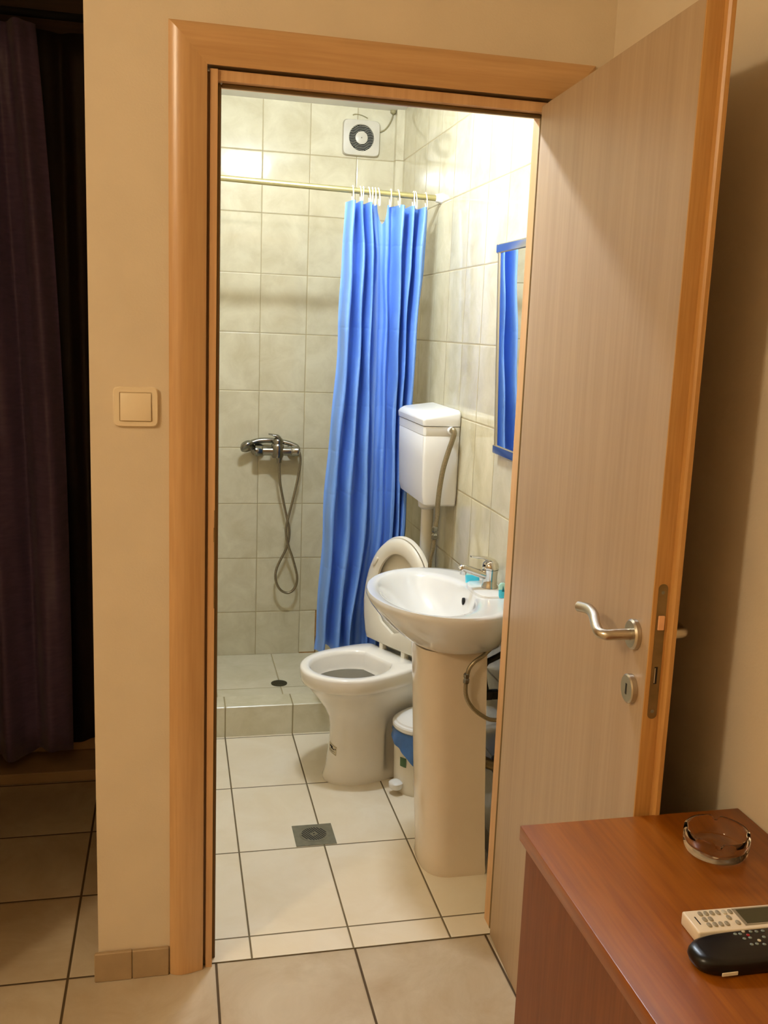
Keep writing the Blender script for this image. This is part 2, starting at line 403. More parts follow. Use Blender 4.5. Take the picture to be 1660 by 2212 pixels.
bm = BM(); add_box(bm, 0.874, XB, 1.876, 1.911, 0.11, 2.362)
obj('trim_2', bm, M['tile_side'], kind='structure', smooth=0, label='narrow tiled pipe boxing in the shower corner', cat='trim')
bm = BM(); add_box(bm, -3.4, -0.63, -0.25, 1.42, 0, 2.92)  # out-of-view block, added to keep the lamp's light out of the recess
obj('wall_light_block', bm, M['plaster'], kind='structure', smooth=0, label='unseen plastered wall block added to keep the curtain recess dark', cat='wall')
# skirting on the short wall
bm = BM(); add_box(bm, -0.168, -0.085, -0.011, -0.0002, 0, 0.072, bev=0.002, seg=1); add_box(bm, -0.084, -0.002, -0.0105, -0.0002, 0, 0.071, bev=0.002, seg=1)
obj('baseboard_front', bm, M['skirting'], kind='structure', smooth=0, label='tile skirting under the light switch', cat='baseboard')
# sill at the foot of the drape
bm = BM(); add_box(bm, -0.63, -0.16, 1.03, 1.42, 0, 0.036, bev=0.003, seg=1); add_box(bm, -0.63, -0.16, 1.19, 1.42, 0.036, 0.14, bev=0.004, seg=1)
obj('trim_3', bm, M['sill'], kind='structure', smooth=0, label='stepped balcony sill below the dark drape', cat='trim')
# cut wall tile with a rusty edge
bm = BM(); add_box(bm, 0.535, 0.602, 1.908, 1.9108, 0.112, 0.297, bev=0.0008, seg=1)
hat = obj('trim_4', bm, M['tile_step'], kind='structure', smooth=0, label='cut wall tile with rusty edge low in the shower', cat='trim')
bm = BM(); add_box(bm, 0.6022, 0.607, 1.907, 1.9108, 0.11, 0.30); add_box(bm, 0.535, 0.607, 1.9065, 1.9108, 0.1102, 0.1145)
obj('rust_edge', bm, M['rust'], hat, smooth=0, label='rusty edge')

# architrave: moulded profile swept round the opening with mitred corners
def casing():
    prof = [(0.0, 0.0), (0.0, 0.006), (0.006, 0.0105), (0.016, 0.0145), (0.026, 0.0160), (0.036, 0.0150), (0.050, 0.0120), (0.066, 0.0065), (0.0745, 0.0042), (0.0755, 0.0034), (0.0755, 0.0)]
    Wd, H = 0.901, 2.08
    bm = BM()
    ring = lambda fx, fz: [(fx(a), -d, fz(a)) for a, d in prof]
    bl = ring(lambda a: a, lambda a: 0.001); tl = ring(lambda a: a, lambda a: H - a)
    tr_ = ring(lambda a: Wd - a, lambda a: H - a); br = ring(lambda a: Wd - a, lambda a: 0.001)
    loft(bm, [bl, tl], mat=0); loft(bm, [tl, tr_], mat=1); loft(bm, [tr_, br], mat=0)
    return bm
obj('trim_5', casing(), [M['casing_v'], M['casing_h']], kind='structure', smooth=50, label='moulded orange beech architrave round the doorway', cat='trim')
# rebated door lining
def lining():
    bm = BM(); H = 2.006
    # profile: distance from rough opening -> depth steps; left leg, right leg, head
    legs = [(0.0705, 0.0815, 0.044, 0.0805), (0.0815, 0.0965, 0.028, 0.0805), (0.0965, 0.1035, 0.040, 0.0805)]
    for x0, x1, y0, y1 in legs:
        add_box(bm, x0, x1, {0.028: 0.004, 0.044: 0.030}.get(y0, y0), y1, 0, 1.999)
        add_box(bm, 0.901 - x1, 0.901 - x0, y0, y1, 0, 1.999)
    add_box(bm, 0.0815, 0.8195, 0.044, 0.0805, 1.999, 2.0075); add_box(bm, 0.0965, 0.8045, 0.0105, 0.0805, 1.979, 1.999)
    return bm
lin = obj('trim_6', lining(), M['jamb'], kind='structure', smooth=0, label='rebated wooden door lining', cat='trim')
bm = BM()
add_box(bm, 0.0967, 0.1050, 0.032, 0.0398, 0.002, 1.978, bev=0.002, seg=1); add_box(bm, 0.7960, 0.8043, 0.032, 0.0398, 0.002, 1.978, bev=0.002, seg=1)
add_box(bm, 0.105, 0.796, 0.030, 0.038, 1.9705, 1.9788, bev=0.002, seg=1)
obj('door_seal', bm, M['gasket'], lin, smooth=0, label='brown rubber seal')
bm = BM(); add_box(bm, 0.0950, 0.0972, 0.0026, 0.0039, 0.88, 1.10); add_box(bm, 0.0940, 0.0972, 0.0018, 0.0027, 1.03, 1.062)
obj('strike_plate', bm, M['dull_steel'], lin, smooth=0, label='dark metal strike plate')

# ------------------------------------------------------------ door
SL = 0.047
dth = math.atan(SL)
def D(u, w, z):   # u from the hinge along the leaf, w through its thickness (towards the wall)
    return Vector((0.789 - u * math.sin(dth) + w * math.cos(dth), 0.008 - u * math.cos(dth) - w * math.sin(dth), z))
def dmap(bm):
    for v in bm.verts: v.co = D(v.co.x, v.co.y, v.co.z)
    return bm
door_base = D(0.0, 0.02, 0.004)
bm = BM(); add_box(bm, 0.0, 0.741, 0, 0.028, 0.004, 1.990); dmap(bm)
door = obj('door_1', bm, [M['door'], M['door_edge']], smooth=0, kind='structure', label='pale wood-grain door standing open against the right wall', cat='door', origin=door_base)
bm = BM(); prism(bm, [(0.7412, 0.0), (0.7435, 0.0005), (0.7435, 0.0275), (0.752, 0.0290), (0.7555, 0.0325), (0.7555, 0.0395), (0.752, 0.0410), (0.7412, 0.0410)], 'z', 0.004, 1.990); dmap(bm)
obj('door_edge', bm, M['door_edge'], door, smooth=0, label='orange wooden edge with rounded lip')
bm = BM(); add_box(bm, 0.0, 0.741, 0.0282, 0.041, 0.004, 1.990); dmap(bm)
obj('door_back', bm, M['door'], door, smooth=0)
def dcirc(u, w, z, r, n=28, ez=1.0):
    return [(u + r * math.cos(2 * math.pi * i / n), w, z + ez * r * math.sin(2 * math.pi * i / n)) for i in range(n)]
for side in (-1, 1):
    w0 = -0.0005 if side < 0 else 0.0415
    hz_, kz = 1.020, 0.927
    bm = BM()
    loft(bm, [dcirc(0.690, w0, hz_, 0.0255), dcirc(0.690, w0 + side * 0.007, hz_, 0.0255), dcirc(0.690, w0 + side * 0.010, hz_, 0.0225), dcirc(0.690, w0 + side * 0.0102, hz_, 0.0115)])
    dmap(bm); ros = obj('rosette', bm, M['steel'], door, smooth=35)
    if side < 0:
        P = [(0.690, w0 - 0.009, hz_), (0.690, w0 - 0.035, hz_), (0.688, w0 - 0.050, hz_ - 0.001), (0.676, w0 - 0.058, hz_), (0.655, w0 - 0.056, hz_ + 0.006), (0.625, w0 - 0.049, hz_ + 0.014), (0.595, w0 - 0.047, hz_ + 0.016), (0.566, w0 - 0.052, hz_ + 0.012)]
    else:
        P = [(0.690, w0 + 0.009, hz_), (0.690, w0 + 0.035, hz_), (0.684, w0 + 0.046, hz_), (0.665, w0 + 0.05, hz_), (0.62, w0 + 0.047, hz_ + 0.006), (0.57, w0 + 0.047, hz_ + 0.006)]
    bm = BM(); tube(bm, P, lambda t: 0.0098 - 0.001 * math.sin(t * 3.1), n=14); dmap(bm)
    obj('handle', bm, M['steel'], door, smooth=60, label='brushed steel lever handle')
    bm = BM()
    loft(bm, [dcirc(0.694, w0, kz, 0.0245), dcirc(0.694, w0 + side * 0.008, kz, 0.0245), dcirc(0.694, w0 + side * 0.010, kz, 0.022)])
    dmap(bm); esc = obj('keyhole_rosette', bm, M['steel'], door, smooth=35)
    bm = BM(); add_box(bm, 0.6915, 0.6965, min(w0 + side * 0.0095, w0 + side * 0.0107), max(w0 + side * 0.0095, w0 + side * 0.0107), kz - 0.010, kz + 0.009, bev=0.0004, seg=1); dmap(bm)
    obj('keyhole', bm, M['black'], esc, smooth=0)
bm = BM()   # capsule outline for the rounded ends
cap = [(0.0155 + 0.008 * math.cos(a), 1.112 + 0.008 * math.sin(a)) for a in [math.pi * i / 10 for i in range(11)]] + [(0.0155 + 0.008 * math.cos(a), 0.901 + 0.008 * math.sin(a)) for a in [math.pi + math.pi * i / 10 for i in range(11)]]
loft(bm, [[(0.7434, a, b) for a, b in cap], [(0.7444, a, b) for a, b in cap]]); dmap(bm)
lk = obj('lock_plate', bm, M['dull_steel'], door, smooth=30, label='dull metal lock faceplate')
bm = BM(); add_box(bm, 0.7444, 0.7475, 0.0105, 0.0215, 1.044, 1.068, bev=0.001, seg=1); dmap(bm); obj('latch', bm, M['copper'], lk, smooth=0, label='copper-coloured latch stub')
bm = BM(); add_box(bm, 0.7444, 0.7449, 0.0125, 0.0180, 0.953, 0.982, bev=0.0002, seg=1); dmap(bm); obj('bolt_slot', bm, M['black'], lk, smooth=0)
bm = BM(); add_box(bm, 0.7446, 0.7455, 0.0125, 0.0142, 0.955, 0.980); dmap(bm); obj('bolt', bm, M['steel'], lk, smooth=0)
for z in (1.106, 0.906):
    bm = BM(); lathe(bm, (0, 0, 0), [(0.003, 0), (0.0026, 0.0008)], 14, 'x')
    for v in bm.verts: v.co = Vector((0.7444 + v.co.x, 0.0155 + v.co.y, z + v.co.z))
    dmap(bm); obj('screw', bm, M['drain'], lk, smooth=30)

# ------------------------------------------------------------ light switch
sw = thing('light_switch', 'square ivory light switch on the cream wall left of the door frame', 'light switch', (-0.067, 0, 1.279))
bm = BM()
sq = lambda hx_, hz_, y, e=9: [(x, y, z) for x, z in superell(-0.067, 1.321, hx_, hz_, 64, e)]
loft(bm, [sq(0.0455, 0.0415, 0.0), sq(0.0455, 0.0415, -0.005), sq(0.0435, 0.0395, -0.0085), sq(0.033, 0.0305, -0.0088, 30), sq(0.0325, 0.030, -0.007, 30)])
obj('frame', bm, M['switch'], sw, smooth=30)
bm = BM(); add_box(bm, -0.067 - 0.0312, -0.067 + 0.0312, -0.0115, -0.0070, 1.321 - 0.0287, 1.321 + 0.0287, bev=0.0018, seg=2)
for v in bm.verts:
    if v.co.y < -0.009: v.co.y += (v.co.z - 1.321) * 0.07
obj('rocker', bm, M['switch'], sw, smooth=30)

# ------------------------------------------------------------ drape in the recess
def drape(x0, x1, y0, amp, freq, ph, n=160):
    """x0, x1: edge positions as functions of height"""
    bm = BM(); rows = []
    for k in range(25):
        z = 0.085 + (2.335 - 0.085) * k / 24; t = k / 24; row = []
        for i in range(n + 1):
            s_ = i / n; x = x0(z) + (x1(z) - x0(z)) * s_
            y = y0 + amp * (1 - 0.25 * t) * math.sin(2 * math.pi * (s_ * freq + ph)) + 0.2 * amp * math.sin(2 * math.pi * (s_ * freq * 2.3 + t))
            zz = z + (1 - t) ** 8 * 0.016 * math.sin(2 * math.pi * (s_ * 1.5 + 0.05)) - (0.0 if t < 0.9 else 0.04 * (t - 0.9) * s_)
            row.append(bm.verts.new((x, y, zz)))
        rows.append(row)
    for a, b in zip(rows[:-1], rows[1:]):
        for i in range(n): bm.faces.new((a[i], a[i + 1], b[i + 1], b[i]))
    return bm
edge = lambda z: -0.320 - 0.064 * max(0, z / 2.335) ** 3
dr = obj('drape', drape(lambda z: -0.615, edge, 1.085, 0.040, 2.1, 0.02), M['drape'], smooth=60, label='long dark plum drape hanging in the recess left of the doorway', cat='curtain')
md = dr.modifiers.new('cloth thickness', 'SOLIDIFY'); md.thickness = 0.003
dr = obj('drape', drape(lambda z: -0.45, lambda z: -0.19, 1.165, 0.018, 2.0, 0.3), M['drape_back'], smooth=60, label='darker drape behind the plum one, next to the partition', cat='curtain')
md = dr.modifiers.new('cloth thickness', 'SOLIDIFY'); md.thickness = 0.003
bm = BM(); add_box(bm, -0.6295, -0.1595, 1.20, 1.24, 2.22, 2.72, bev=0.003, seg=1)  # board added so that the lit wall above the drapes turns dark
obj('trim_7', bm, M['added_board'], kind='structure', smooth=0, label='dark brown board added behind the drape tops to darken the wall', cat='trim')
bm = BM(); tube(bm, [(-0.6295, 1.125, 2.368), (-0.1595, 1.125, 2.368)], 0.012, smooth=False)
obj('curtain_pole', bm, M['dark'], label='dark pole at the top of the plum drape', cat='curtain rod')

# ------------------------------------------------------------ lamps (out of view, their light and reflections are in view)
t = thing('ceiling_lamp', 'short oblong lamp on the bathroom ceiling', 'lamp', (0.375, 0.60, 2.362))
bm = BM(); add_box(bm, 0.27, 0.48, 0.565, 0.635, 2.338, 2.3615, bev=0.006, seg=3); obj('base', bm, M['plastic_white'], t, smooth=30)
bm = BM(); tube(bm, [(0.284, 0.60, 2.312), (0.2845, 0.60, 2.312), (0.30, 0.60, 2.312), (0.45, 0.60, 2.312), (0.4655, 0.60, 2.312), (0.466, 0.60, 2.312)], lambda s_: 0.0255 if 0.25 < s_ < 0.75 else 0.020 if 0.1 < s_ < 0.9 else 0.008, n=20, smooth=False); obj('lamp_shade', bm, M['bath_lamp'], t, smooth=60, label='glowing white tube')
t = thing('pendant_lamp', 'warm globe lamp under the bedroom ceiling', 'lamp', (-2.0, -2.0, 2.92))
bm = BM(); lathe(bm, (-2.0, -2.0, 2.80), [(0.05, 0.0), (0.05, 0.02), (0.012, 0.03), (0.012, 0.10), (0.05, 0.11), (0.05, 0.1195)], 24); obj('mount', bm, M['plastic_white'], t, smooth=30)
bm = BM(); bmesh.ops.create_uvsphere(bm, u_segments=32, v_segments=16, radius=0.12)
bmesh.ops.translate(bm, verts=bm.verts[:], vec=(-2.0, -2.0, 2.70)); obj('lamp_shade', bm, M['room_lamp'], t, smooth=180, label='glowing warm globe')

# ------------------------------------------------------------ shower rod, rings, curtain
RY, RZL, RZR = 1.25, 1.968, 1.951
rodz = lambda x: RZL + (RZR - RZL) * (x + 0.06) / (XB + 0.06)
t = thing('shower_rod', 'pale gold shower rod spanning the stall above the blue curtain', 'curtain rod', (0.42, RY, 1.94))
bm = BM(); tube(bm, [(-0.058, RY, RZL), (XB - 0.012, RY, RZR)], 0.0098, n=20, smooth=False); obj('rod', bm, M['brass'], t, smooth=60)
for nm, x0, x1 in (('wall_bracket', -0.0598, -0.040), ('wall_bracket', XB - 0.022, XB - 0.0002)):
    bm = BM(); z = rodz((x0 + x1) / 2)
    loft(bm, [circ((x0, RY, z), 0.013 if x0 > 0 else 0.018, 24, 'x'), circ((x1, RY, z), 0.018 if x0 > 0 else 0.013, 24, 'x')])
    obj(nm, bm, M['plastic_white'], t, smooth=30, label='white plastic end bracket')

LV = [  # height, positions of fold edges from left to right (left edge, ridge, valley, ... right edge)
    (1.925, [0.576, 0.596, 0.612, 0.624, 0.640, 0.655, 0.666, 0.678, 0.700, 0.722, 0.744, 0.766, 0.784, 0.806, 0.822, 0.842, 0.862]),
    (1.735, [0.567, 0.590, 0.616, 0.633, 0.652, 0.668, 0.684, 0.696, 0.712, 0.727, 0.744, 0.762, 0.780, 0.800, 0.814, 0.834, 0.858]),
    (1.50,  [0.563, 0.585, 0.609, 0.630, 0.646, 0.666, 0.677, 0.700, 0.722, 0.735, 0.750, 0.764, 0.778, 0.792, 0.804, 0.824, 0.843]),
    (0.81,  [0.528, 0.551, 0.578, 0.609, 0.636, 0.670, 0.694, 0.706, 0.719, 0.740, 0.763, 0.776, 0.790, 0.800, 0.808, 0.818, 0.832]),
    (0.40,  [0.513, 0.535, 0.555, 0.586, 0.608, 0.629, 0.645, 0.674, 0.694, 0.706, 0.716, 0.728, 0.742, 0.756, 0.768, 0.782, 0.800]),
    (0.335, [0.508, 0.531, 0.552, 0.584, 0.606, 0.628, 0.645, 0.674, 0.695, 0.708, 0.718, 0.730, 0.744, 0.758, 0.770, 0.784, 0.802])]
YO = [0.026, -0.046, 0.058, -0.044, 0.060, -0.040, 0.070, 0.046, 0.056, 0.030, 0.064, -0.044, 0.060, -0.030, 0.074, -0.038, 0.020]
def lerp_lv(z):
    if z >= LV[0][0]: return LV[0][1]
    for (z1, a), (z0, b) in zip(LV[:-1], LV[1:]):
        if z >= z0:
            t_ = (z - z0) / (z1 - z0); t_ = t_ * t_ * (3 - 2 * t_)
            return [bb + (aa - bb) * t_ for aa, bb in zip(a, b)]
    return LV[-1][1]
ring_x = [0.595, 0.622, 0.629, 0.652, 0.661, 0.672, 0.685, 0.725, 0.754, 0.805, 0.814, 0.850]
def curtain_pt(s, z):
    """s in 0..16 over the fold control points"""
    xs = lerp_lv(z); i = min(int(s), 15); f = s - i
    spread = 1.0 if z < 1.5 else 1.0 - 0.25 * (z - 1.5) / 0.43
    P = lambda k: Vector((xs[max(0, min(16, k))] + (0.02 * (k) if k < 0 else 0.02 * (k - 16) if k > 16 else 0), YO[max(0, min(16, k))] * spread, 0))
    a, b, c, d = P(i - 1), P(i), P(i + 1), P(i + 2)
    # rounded folds: cosine in depth, monotone in x
    g = (1 - math.cos(math.pi * f)) / 2
    x = b.x + (c.x - b.x) * (f + 0.10 * math.sin(2 * math.pi * f)); y = b.y + (c.y - b.y) * g
    yy = RY + 0.004 + y
    if z < 1.35 and x > 0.70:      # pushed back where the cistern stands in front
        k = min(1, (x - 0.70) / 0.05) * min(1, (1.35 - z) / 0.12)
        yy += k * (max(0.0, 1.249 - yy) + 0.006 * math.exp(-abs(yy - 1.249) / 0.01))
    return x, yy
def curtain():
    bm = BM(); uv = bm.loops.layers.uv.new('UVMap')
    ns, nz = 16 * 10, 90
    V, Q = [], []
    for k in range(nz + 1):
        rz = k / nz; row, qrow = [], []
        for i in range(ns + 1):
            s = 16 * i / ns
            x1, _ = curtain_pt(s, 1.92)
            # the top edge hangs from the rings and sags between them
            near = min(abs(x1 - r) for r in ring_x)
            top = rodz(x1) - 0.034 - 0.25 * near * near / 0.02
            if 0.688 < x1 < 0.722: top -= 0.058 * math.sin(math.pi * (x1 - 0.688) / 0.034) ** 0.7
            bot = 0.338 + 0.012 * math.sin(s * 0.8) - 0.014 * (s / 16)
            z = bot + (top - bot) * rz
            x, y = curtain_pt(s, z)
            wr = 0.0016 * math.sin(z * 19 + s * 1.9)
            row.append(bm.verts.new((x + wr, y + wr, z))); qrow.append((s * 0.07, z))
        V.append(row); Q.append(qrow)
    for k in range(nz):
        for i in range(ns):
            f = bm.faces.new((V[k][i], V[k][i + 1], V[k + 1][i + 1], V[k + 1][i]))
            for lp, (a, b) in zip(f.loops, ((k, i), (k, i + 1), (k + 1, i + 1), (k + 1, i))): lp[uv].uv = Q[a][b]
    return bm
cur = obj('shower_curtain', curtain(), M['curtain'], smooth=75, label='bright blue vinyl shower curtain bunched at the right end of the rod', cat='shower curtain')
def ring_bm(x, lean):
    bm = BM(); z = rodz(x); P = []
    for k in range(21):
        a = math.radians(-70 + 320 * k / 20)
        P.append((x + lean * math.sin(a), RY + 0.0145 * math.cos(a), z - 0.010 + (0.0245 if math.sin(a) > 0 else 0.034) * math.sin(a)))
    tube(bm, P, 0.0021, n=8, sub=2); return bm
ords = ['leftmost', 'second', 'third', 'fourth', 'fifth', 'sixth', 'seventh, just left of the gap', 'eighth, just right of the gap', 'ninth', 'tenth', 'eleventh', 'rightmost']
for i, x in enumerate(ring_x):
    w = ords[i] + (' ' if i in (0, 11) else ' from the left, ' if i not in (6, 7) else ', ')
    lab = 'ivory plastic curtain ring, ' + (ords[i] + ' on the gold rod' if i not in (6, 7) else ords[i] + ' in the blue curtain') if i in (0, 6, 7, 11) else 'ivory plastic curtain ring, ' + ords[i] + ' from the left on the gold rod'
    obj('curtain_ring', ring_bm(x, random.uniform(-0.004, 0.004)), M['ring'], smooth=60, label=lab, cat='curtain ring', group='rings of the shower curtain')

# ------------------------------------------------------------ exhaust fan
t = thing('exhaust_fan', 'square white exhaust fan high on the tiled shower wall', 'fan', (0.735, 1.911, 2.178))
fc = (0.735, 2.246)
def fsq(h, y, e): return [(x, y, z) for x, z in superell(fc[0], fc[1], h, h * 0.92, 64, e)]
bm = BM()
cir = lambda r, y: [(fc[0] + r * math.cos(2 * math.pi * i / 64), y, fc[1] + r * math.sin(2 * math.pi * i / 64)) for i in range(64)]
loft(bm, [fsq(0.074, 1.9108, 10), fsq(0.0745, 1.897, 9), fsq(0.072, 1.888, 8), cir(0.052, 1.886), cir(0.050, 1.888), cir(0.050, 1.906)], cap1=False)
obj('housing', bm, M['fan_plastic'], t, smooth=35)
bm = BM(); loft(bm, [cir(0.0505, 1.9055), cir(0.0505, 1.9075)]); obj('fan_opening', bm, M['dark'], t, smooth=30)
bm = BM()
for k in range(-8, 9):
    z0 = fc[1] + k * 0.006
    h = math.sqrt(max(0.0, 0.0495 ** 2 - (k * 0.006) ** 2))
    if h < 0.008: continue
    n = 26
    P = []
    for i in range(n + 1):
        x = -h + 2 * h * i / n
        P.append((fc[0] + x, 1.892, z0 + 0.0022 * math.sin(x * 150) - 0.06 * x))
    tube(bm, P, 0.0011, n=6, sub=1, smooth=False)
obj('grille', bm, M['plastic_grey'], t, smooth=60, label='dusty wavy grille bars')
bm = BM(); lathe(bm, (fc[0], 1.8865, fc[1]), [(0.0245, 0.006), (0.0245, 0.001), (0.022, 0), (0.003, -0.0005)], 32, 'y'); hub = obj('hub', bm, M['fan_plastic'], t, smooth=30)
bm = BM(); lathe(bm, (fc[0], 1.8855, fc[1]), [(0.0026, 0.0008), (0.0022, -0.0004)], 12, 'y'); obj('screw', bm, M['drain'], hub, smooth=30)
t = thing('fan_cable', 'thin dusty cable drooping from ceiling corner to the exhaust fan', 'cable', (0.84, 1.905, 2.27))
bm = BM(); tube(bm, [(0.866, 1.905, 2.3615), (0.860, 1.905, 2.335), (0.848, 1.905, 2.308), (0.832, 1.905, 2.288), (0.818, 1.905, 2.279), (0.811, 1.906, 2.277)], 0.0026, n=8)
obj('wire', bm, M['cable'], t, smooth=60); bm = BM(); tube(bm, [(0.700, 1.906, 2.332), (0.712, 1.905, 2.336), (0.735, 1.905, 2.334), (0.760, 1.905, 2.325)], 0.0018, n=8)
obj('wire', bm, M['cable'], t, smooth=60)
bm = BM(); lathe(bm, (0.862, 1.9, 2.352), [(0.004, -0.006), (0.012, 0.0), (0.012, 0.0098)], 12); obj('ceiling_plug', bm, M['cable'], t, smooth=40)

# ------------------------------------------------------------ shower mixer with hand shower lying on it
t = thing('shower_mixer', 'chrome shower mixer with looped hose on the tiled shower wall', 'shower mixer', (0.418, 1.911, 0.96))
bm = BM(); tube(bm, [(0.338, 1.838, 0.998), (0.498, 1.838, 0.998)], 0.019, n=24, smooth=False)
lathe(bm, (0.330, 1.838, 0.998), [(0.015, -0.004), (0.0215, 0), (0.0215, 0.026), (0.019, 0.030)], 24, 'x')
lathe(bm, (0.478, 1.838, 0.998), [(0.019, -0.004), (0.0215, 0), (0.0215, 0.026), (0.015, 0.030)], 24, 'x')
lathe(bm, (0.420, 1.838, 0.975), [(0.022, -0.004), (0.026, 0.006), (0.027, 0.040), (0.024, 0.052), (0.015, 0.060)], 28)
lathe(bm, (0.427, 1.832, 0.950), [(0.009, 0), (0.010, 0.01), (0.013, 0.018), (0.013, 0.03)], 20)
obj('body', bm, M['chrome_dark'], t, smooth=40)
for x in (0.345, 0.492):
    bm = BM(); lathe(bm, (x, 1.838, 0.995), [(0.012, 0.0), (0.012, 0.050), (0.027, 0.056), (0.029, 0.066), (0.029, 0.0727)], 28, 'y'); obj('wall_flange', bm, M['chrome_dark'], t, smooth=35)
bm = BM()
def ov(c, a, b, n=16): return [(c[0], c[1] + a * math.cos(2 * math.pi * i / n), c[2] + b * math.sin(2 * math.pi * i / n)) for i in range(n)]
loft(bm, [ov((0.438, 1.834, 1.033), 0.008, 0.006), ov((0.432, 1.834, 1.046), 0.020, 0.012), ov((0.420, 1.833, 1.056), 0.021, 0.010), ov((0.408, 1.831, 1.062), 0.016, 0.006), ov((0.395, 1.829, 1.066), 0.011, 0.0034), ov((0.381, 1.827, 1.068), 0.009, 0.0026)])
lathe(bm, (0.420, 1.836, 1.028), [(0.022, 0), (0.023, 0.012), (0.018, 0.022), (0.008, 0.027)], 24)
obj('lever', bm, M['chrome_dark'], t, smooth=60)
bm = BM()
tube(bm, [(0.318, 1.868, 1.026), (0.345, 1.872, 1.034), (0.385, 1.873, 1.037), (0.43, 1.872, 1.033), (0.47, 1.868, 1.026), (0.500, 1.862, 1.014)], lambda s: 0.0125 - 0.003 * s, n=16)
loft(bm, [[Vector((0.300, 1.848, 1.012)) + Vector((0.36, -0.55, -0.75)).normalized() * h + r * (math.cos(a) * Vector((0.9, 0.0, 0.43)) + math.sin(a) * Vector((-0.24, -0.80, 0.5)).normalized())
           for a in [2 * math.pi * i / 24 for i in range(24)]] for r, h in ((0.010, -0.020), (0.024, -0.016), (0.031, -0.004), (0.031, 0.004), (0.026, 0.008))])
obj('hand_shower', bm, M['chrome_dark'], t, smooth=60)
HP = [(0.500, 1.01), (0.513, 0.985), (0.516, 0.945), (0.507, 0.887), (0.492, 0.817), (0.470, 0.72), (0.462, 0.679), (0.464, 0.638), (0.474, 0.597), (0.494, 0.54), (0.512, 0.471), (0.509, 0.429), (0.489, 0.401), (0.464, 0.398), (0.437, 0.419), (0.422, 0.462), (0.428, 0.503), (0.446, 0.544), (0.464, 0.582), (0.476, 0.627), (0.476, 0.672), (0.465, 0.72), (0.449, 0.791), (0.433, 0.871), (0.428, 0.925), (0.428, 0.953)]
PP = []
for i, (x, z) in enumerate(HP):
    y = 1.862 if i == 0 else 1.850 if i < 4 else 1.843 if i < 9 else 1.850 if i < 16 else 1.858 if i < 23 else 1.842 if i < 24 else 1.833
    PP.append((x, y, z))
bm = BM(); tube(bm, PP, 0.0052, n=12, sub=6); obj('hose', bm, M['hose'], t, smooth=60, label='grey metal hose twisted into a loop')

# ------------------------------------------------------------ drains
t = thing('floor_drain', 'square grey floor drain with slotted round grate on the bathroom floor', 'drain', (0.418, 0.566, 0.002))
bm = BM(); add_box(bm, 0.358, 0.478, 0.506, 0.626, 0.002, 0.0042, bev=0.0006, seg=1); obj('plate', bm, M['drain'], t, smooth=0)
bm = BM(); lathe(bm, (0.418, 0.568, 0.0042), [(0.044, 0), (0.044, 0.0006), (0.041, 0.0012), (0.0402, 0.0012)], 48); g = obj('grate', bm, M['drain'], t, smooth=30)
for k in range(-5, 6):
    d = k * 0.0068; h = math.sqrt(max(0, 0.037 ** 2 - d * d))
    if h < 0.006: continue
    segs = [(-h, h)] if abs(k) > 1 else [(-h, -0.009), (0.009, h)]
    for a0, a1 in segs:
        bm = BM(); add_box(bm, a0, a1, -0.0018, 0.0018, 0.0054, 0.00575)
        ca, sa = math.cos(math.radians(118)), math.sin(math.radians(118))
        for v in bm.verts:
            x, y = v.co.x, v.co.y + d
            v.co.x, v.co.y = 0.418 + ca * x - sa * y, 0.568 + sa * x + ca * y
        obj('slot', bm, M['black'], g, smooth=0)
bm = BM(); lathe(bm, (0.418, 0.568, 0.0054), [(0.0028, 0), (0.0026, 0.0005)], 12); obj('screw', bm, M['black'], g, smooth=30)
t = thing('shower_drain', 'small round dark drain in the raised shower floor', 'drain', (0.413, 1.551, 0.110))
bm = BM(); lathe(bm, (0.413, 1.551, 0.110), [(0.0315, 0), (0.0315, 0.003), (0.029, 0.004)], 40); obj('grate', bm, mat('dark_drain_metal', srgb(66, 62, 40), 0.5, 0.5), t, smooth=30)
bm = BM()
for r, n in ((0.009, 6), (0.016, 11), (0.0225, 16)):
    for k in range(n):
        a = 2 * math.pi * k / n; lathe(bm, (0.413 + r * math.cos(a), 1.551 + r * math.sin(a), 0.1139), [(0.0022, 0), (0.0022, 0.0004)], 8)
obj('perforations', bm, M['black'], t, smooth=0)

# ------------------------------------------------------------ toilet
TO = Vector((0.75, 1.03, 0.0)); ty = math.radians(26.4)
tf = Vector((-math.cos(ty), -math.sin(ty), 0)); tl = Vector((-math.sin(ty), math.cos(ty), 0))
def TW(u, v, z): return TO + tf * u + tl * v + Vector((0, 0, z))
def egg(ub, uf, hw, bw, n=40, dent=0.0):
    um = (ub + uf) / 2; out = []
    def pt(u, v):
        if dent and u < um + 0.02:
            v *= 1 - dent * max(0, min(1, (um + 0.02 - u) / 0.03)) * (1 if u > ub + 0.05 else 0.0)
        out.append((u, v))
    for i in range(n):                       # back-left to the front on the +v side
        a = math.pi / 2 * i / n; pt(um - (um - ub) * math.cos(a), bw + (hw - bw) * math.sin(a) ** 0.8 if i else bw)
    for i in range(2 * n):
        a = math.pi * i / (2 * n); pt(um + (uf - um) * math.sin(a), hw * math.cos(a))
    for i in range(n + 1):
        a = math.pi / 2 * (1 - i / n); pt(um - (um - ub) * math.cos(a), -(bw + (hw - bw) * math.sin(a) ** 0.8 if i < n else bw))
    return out
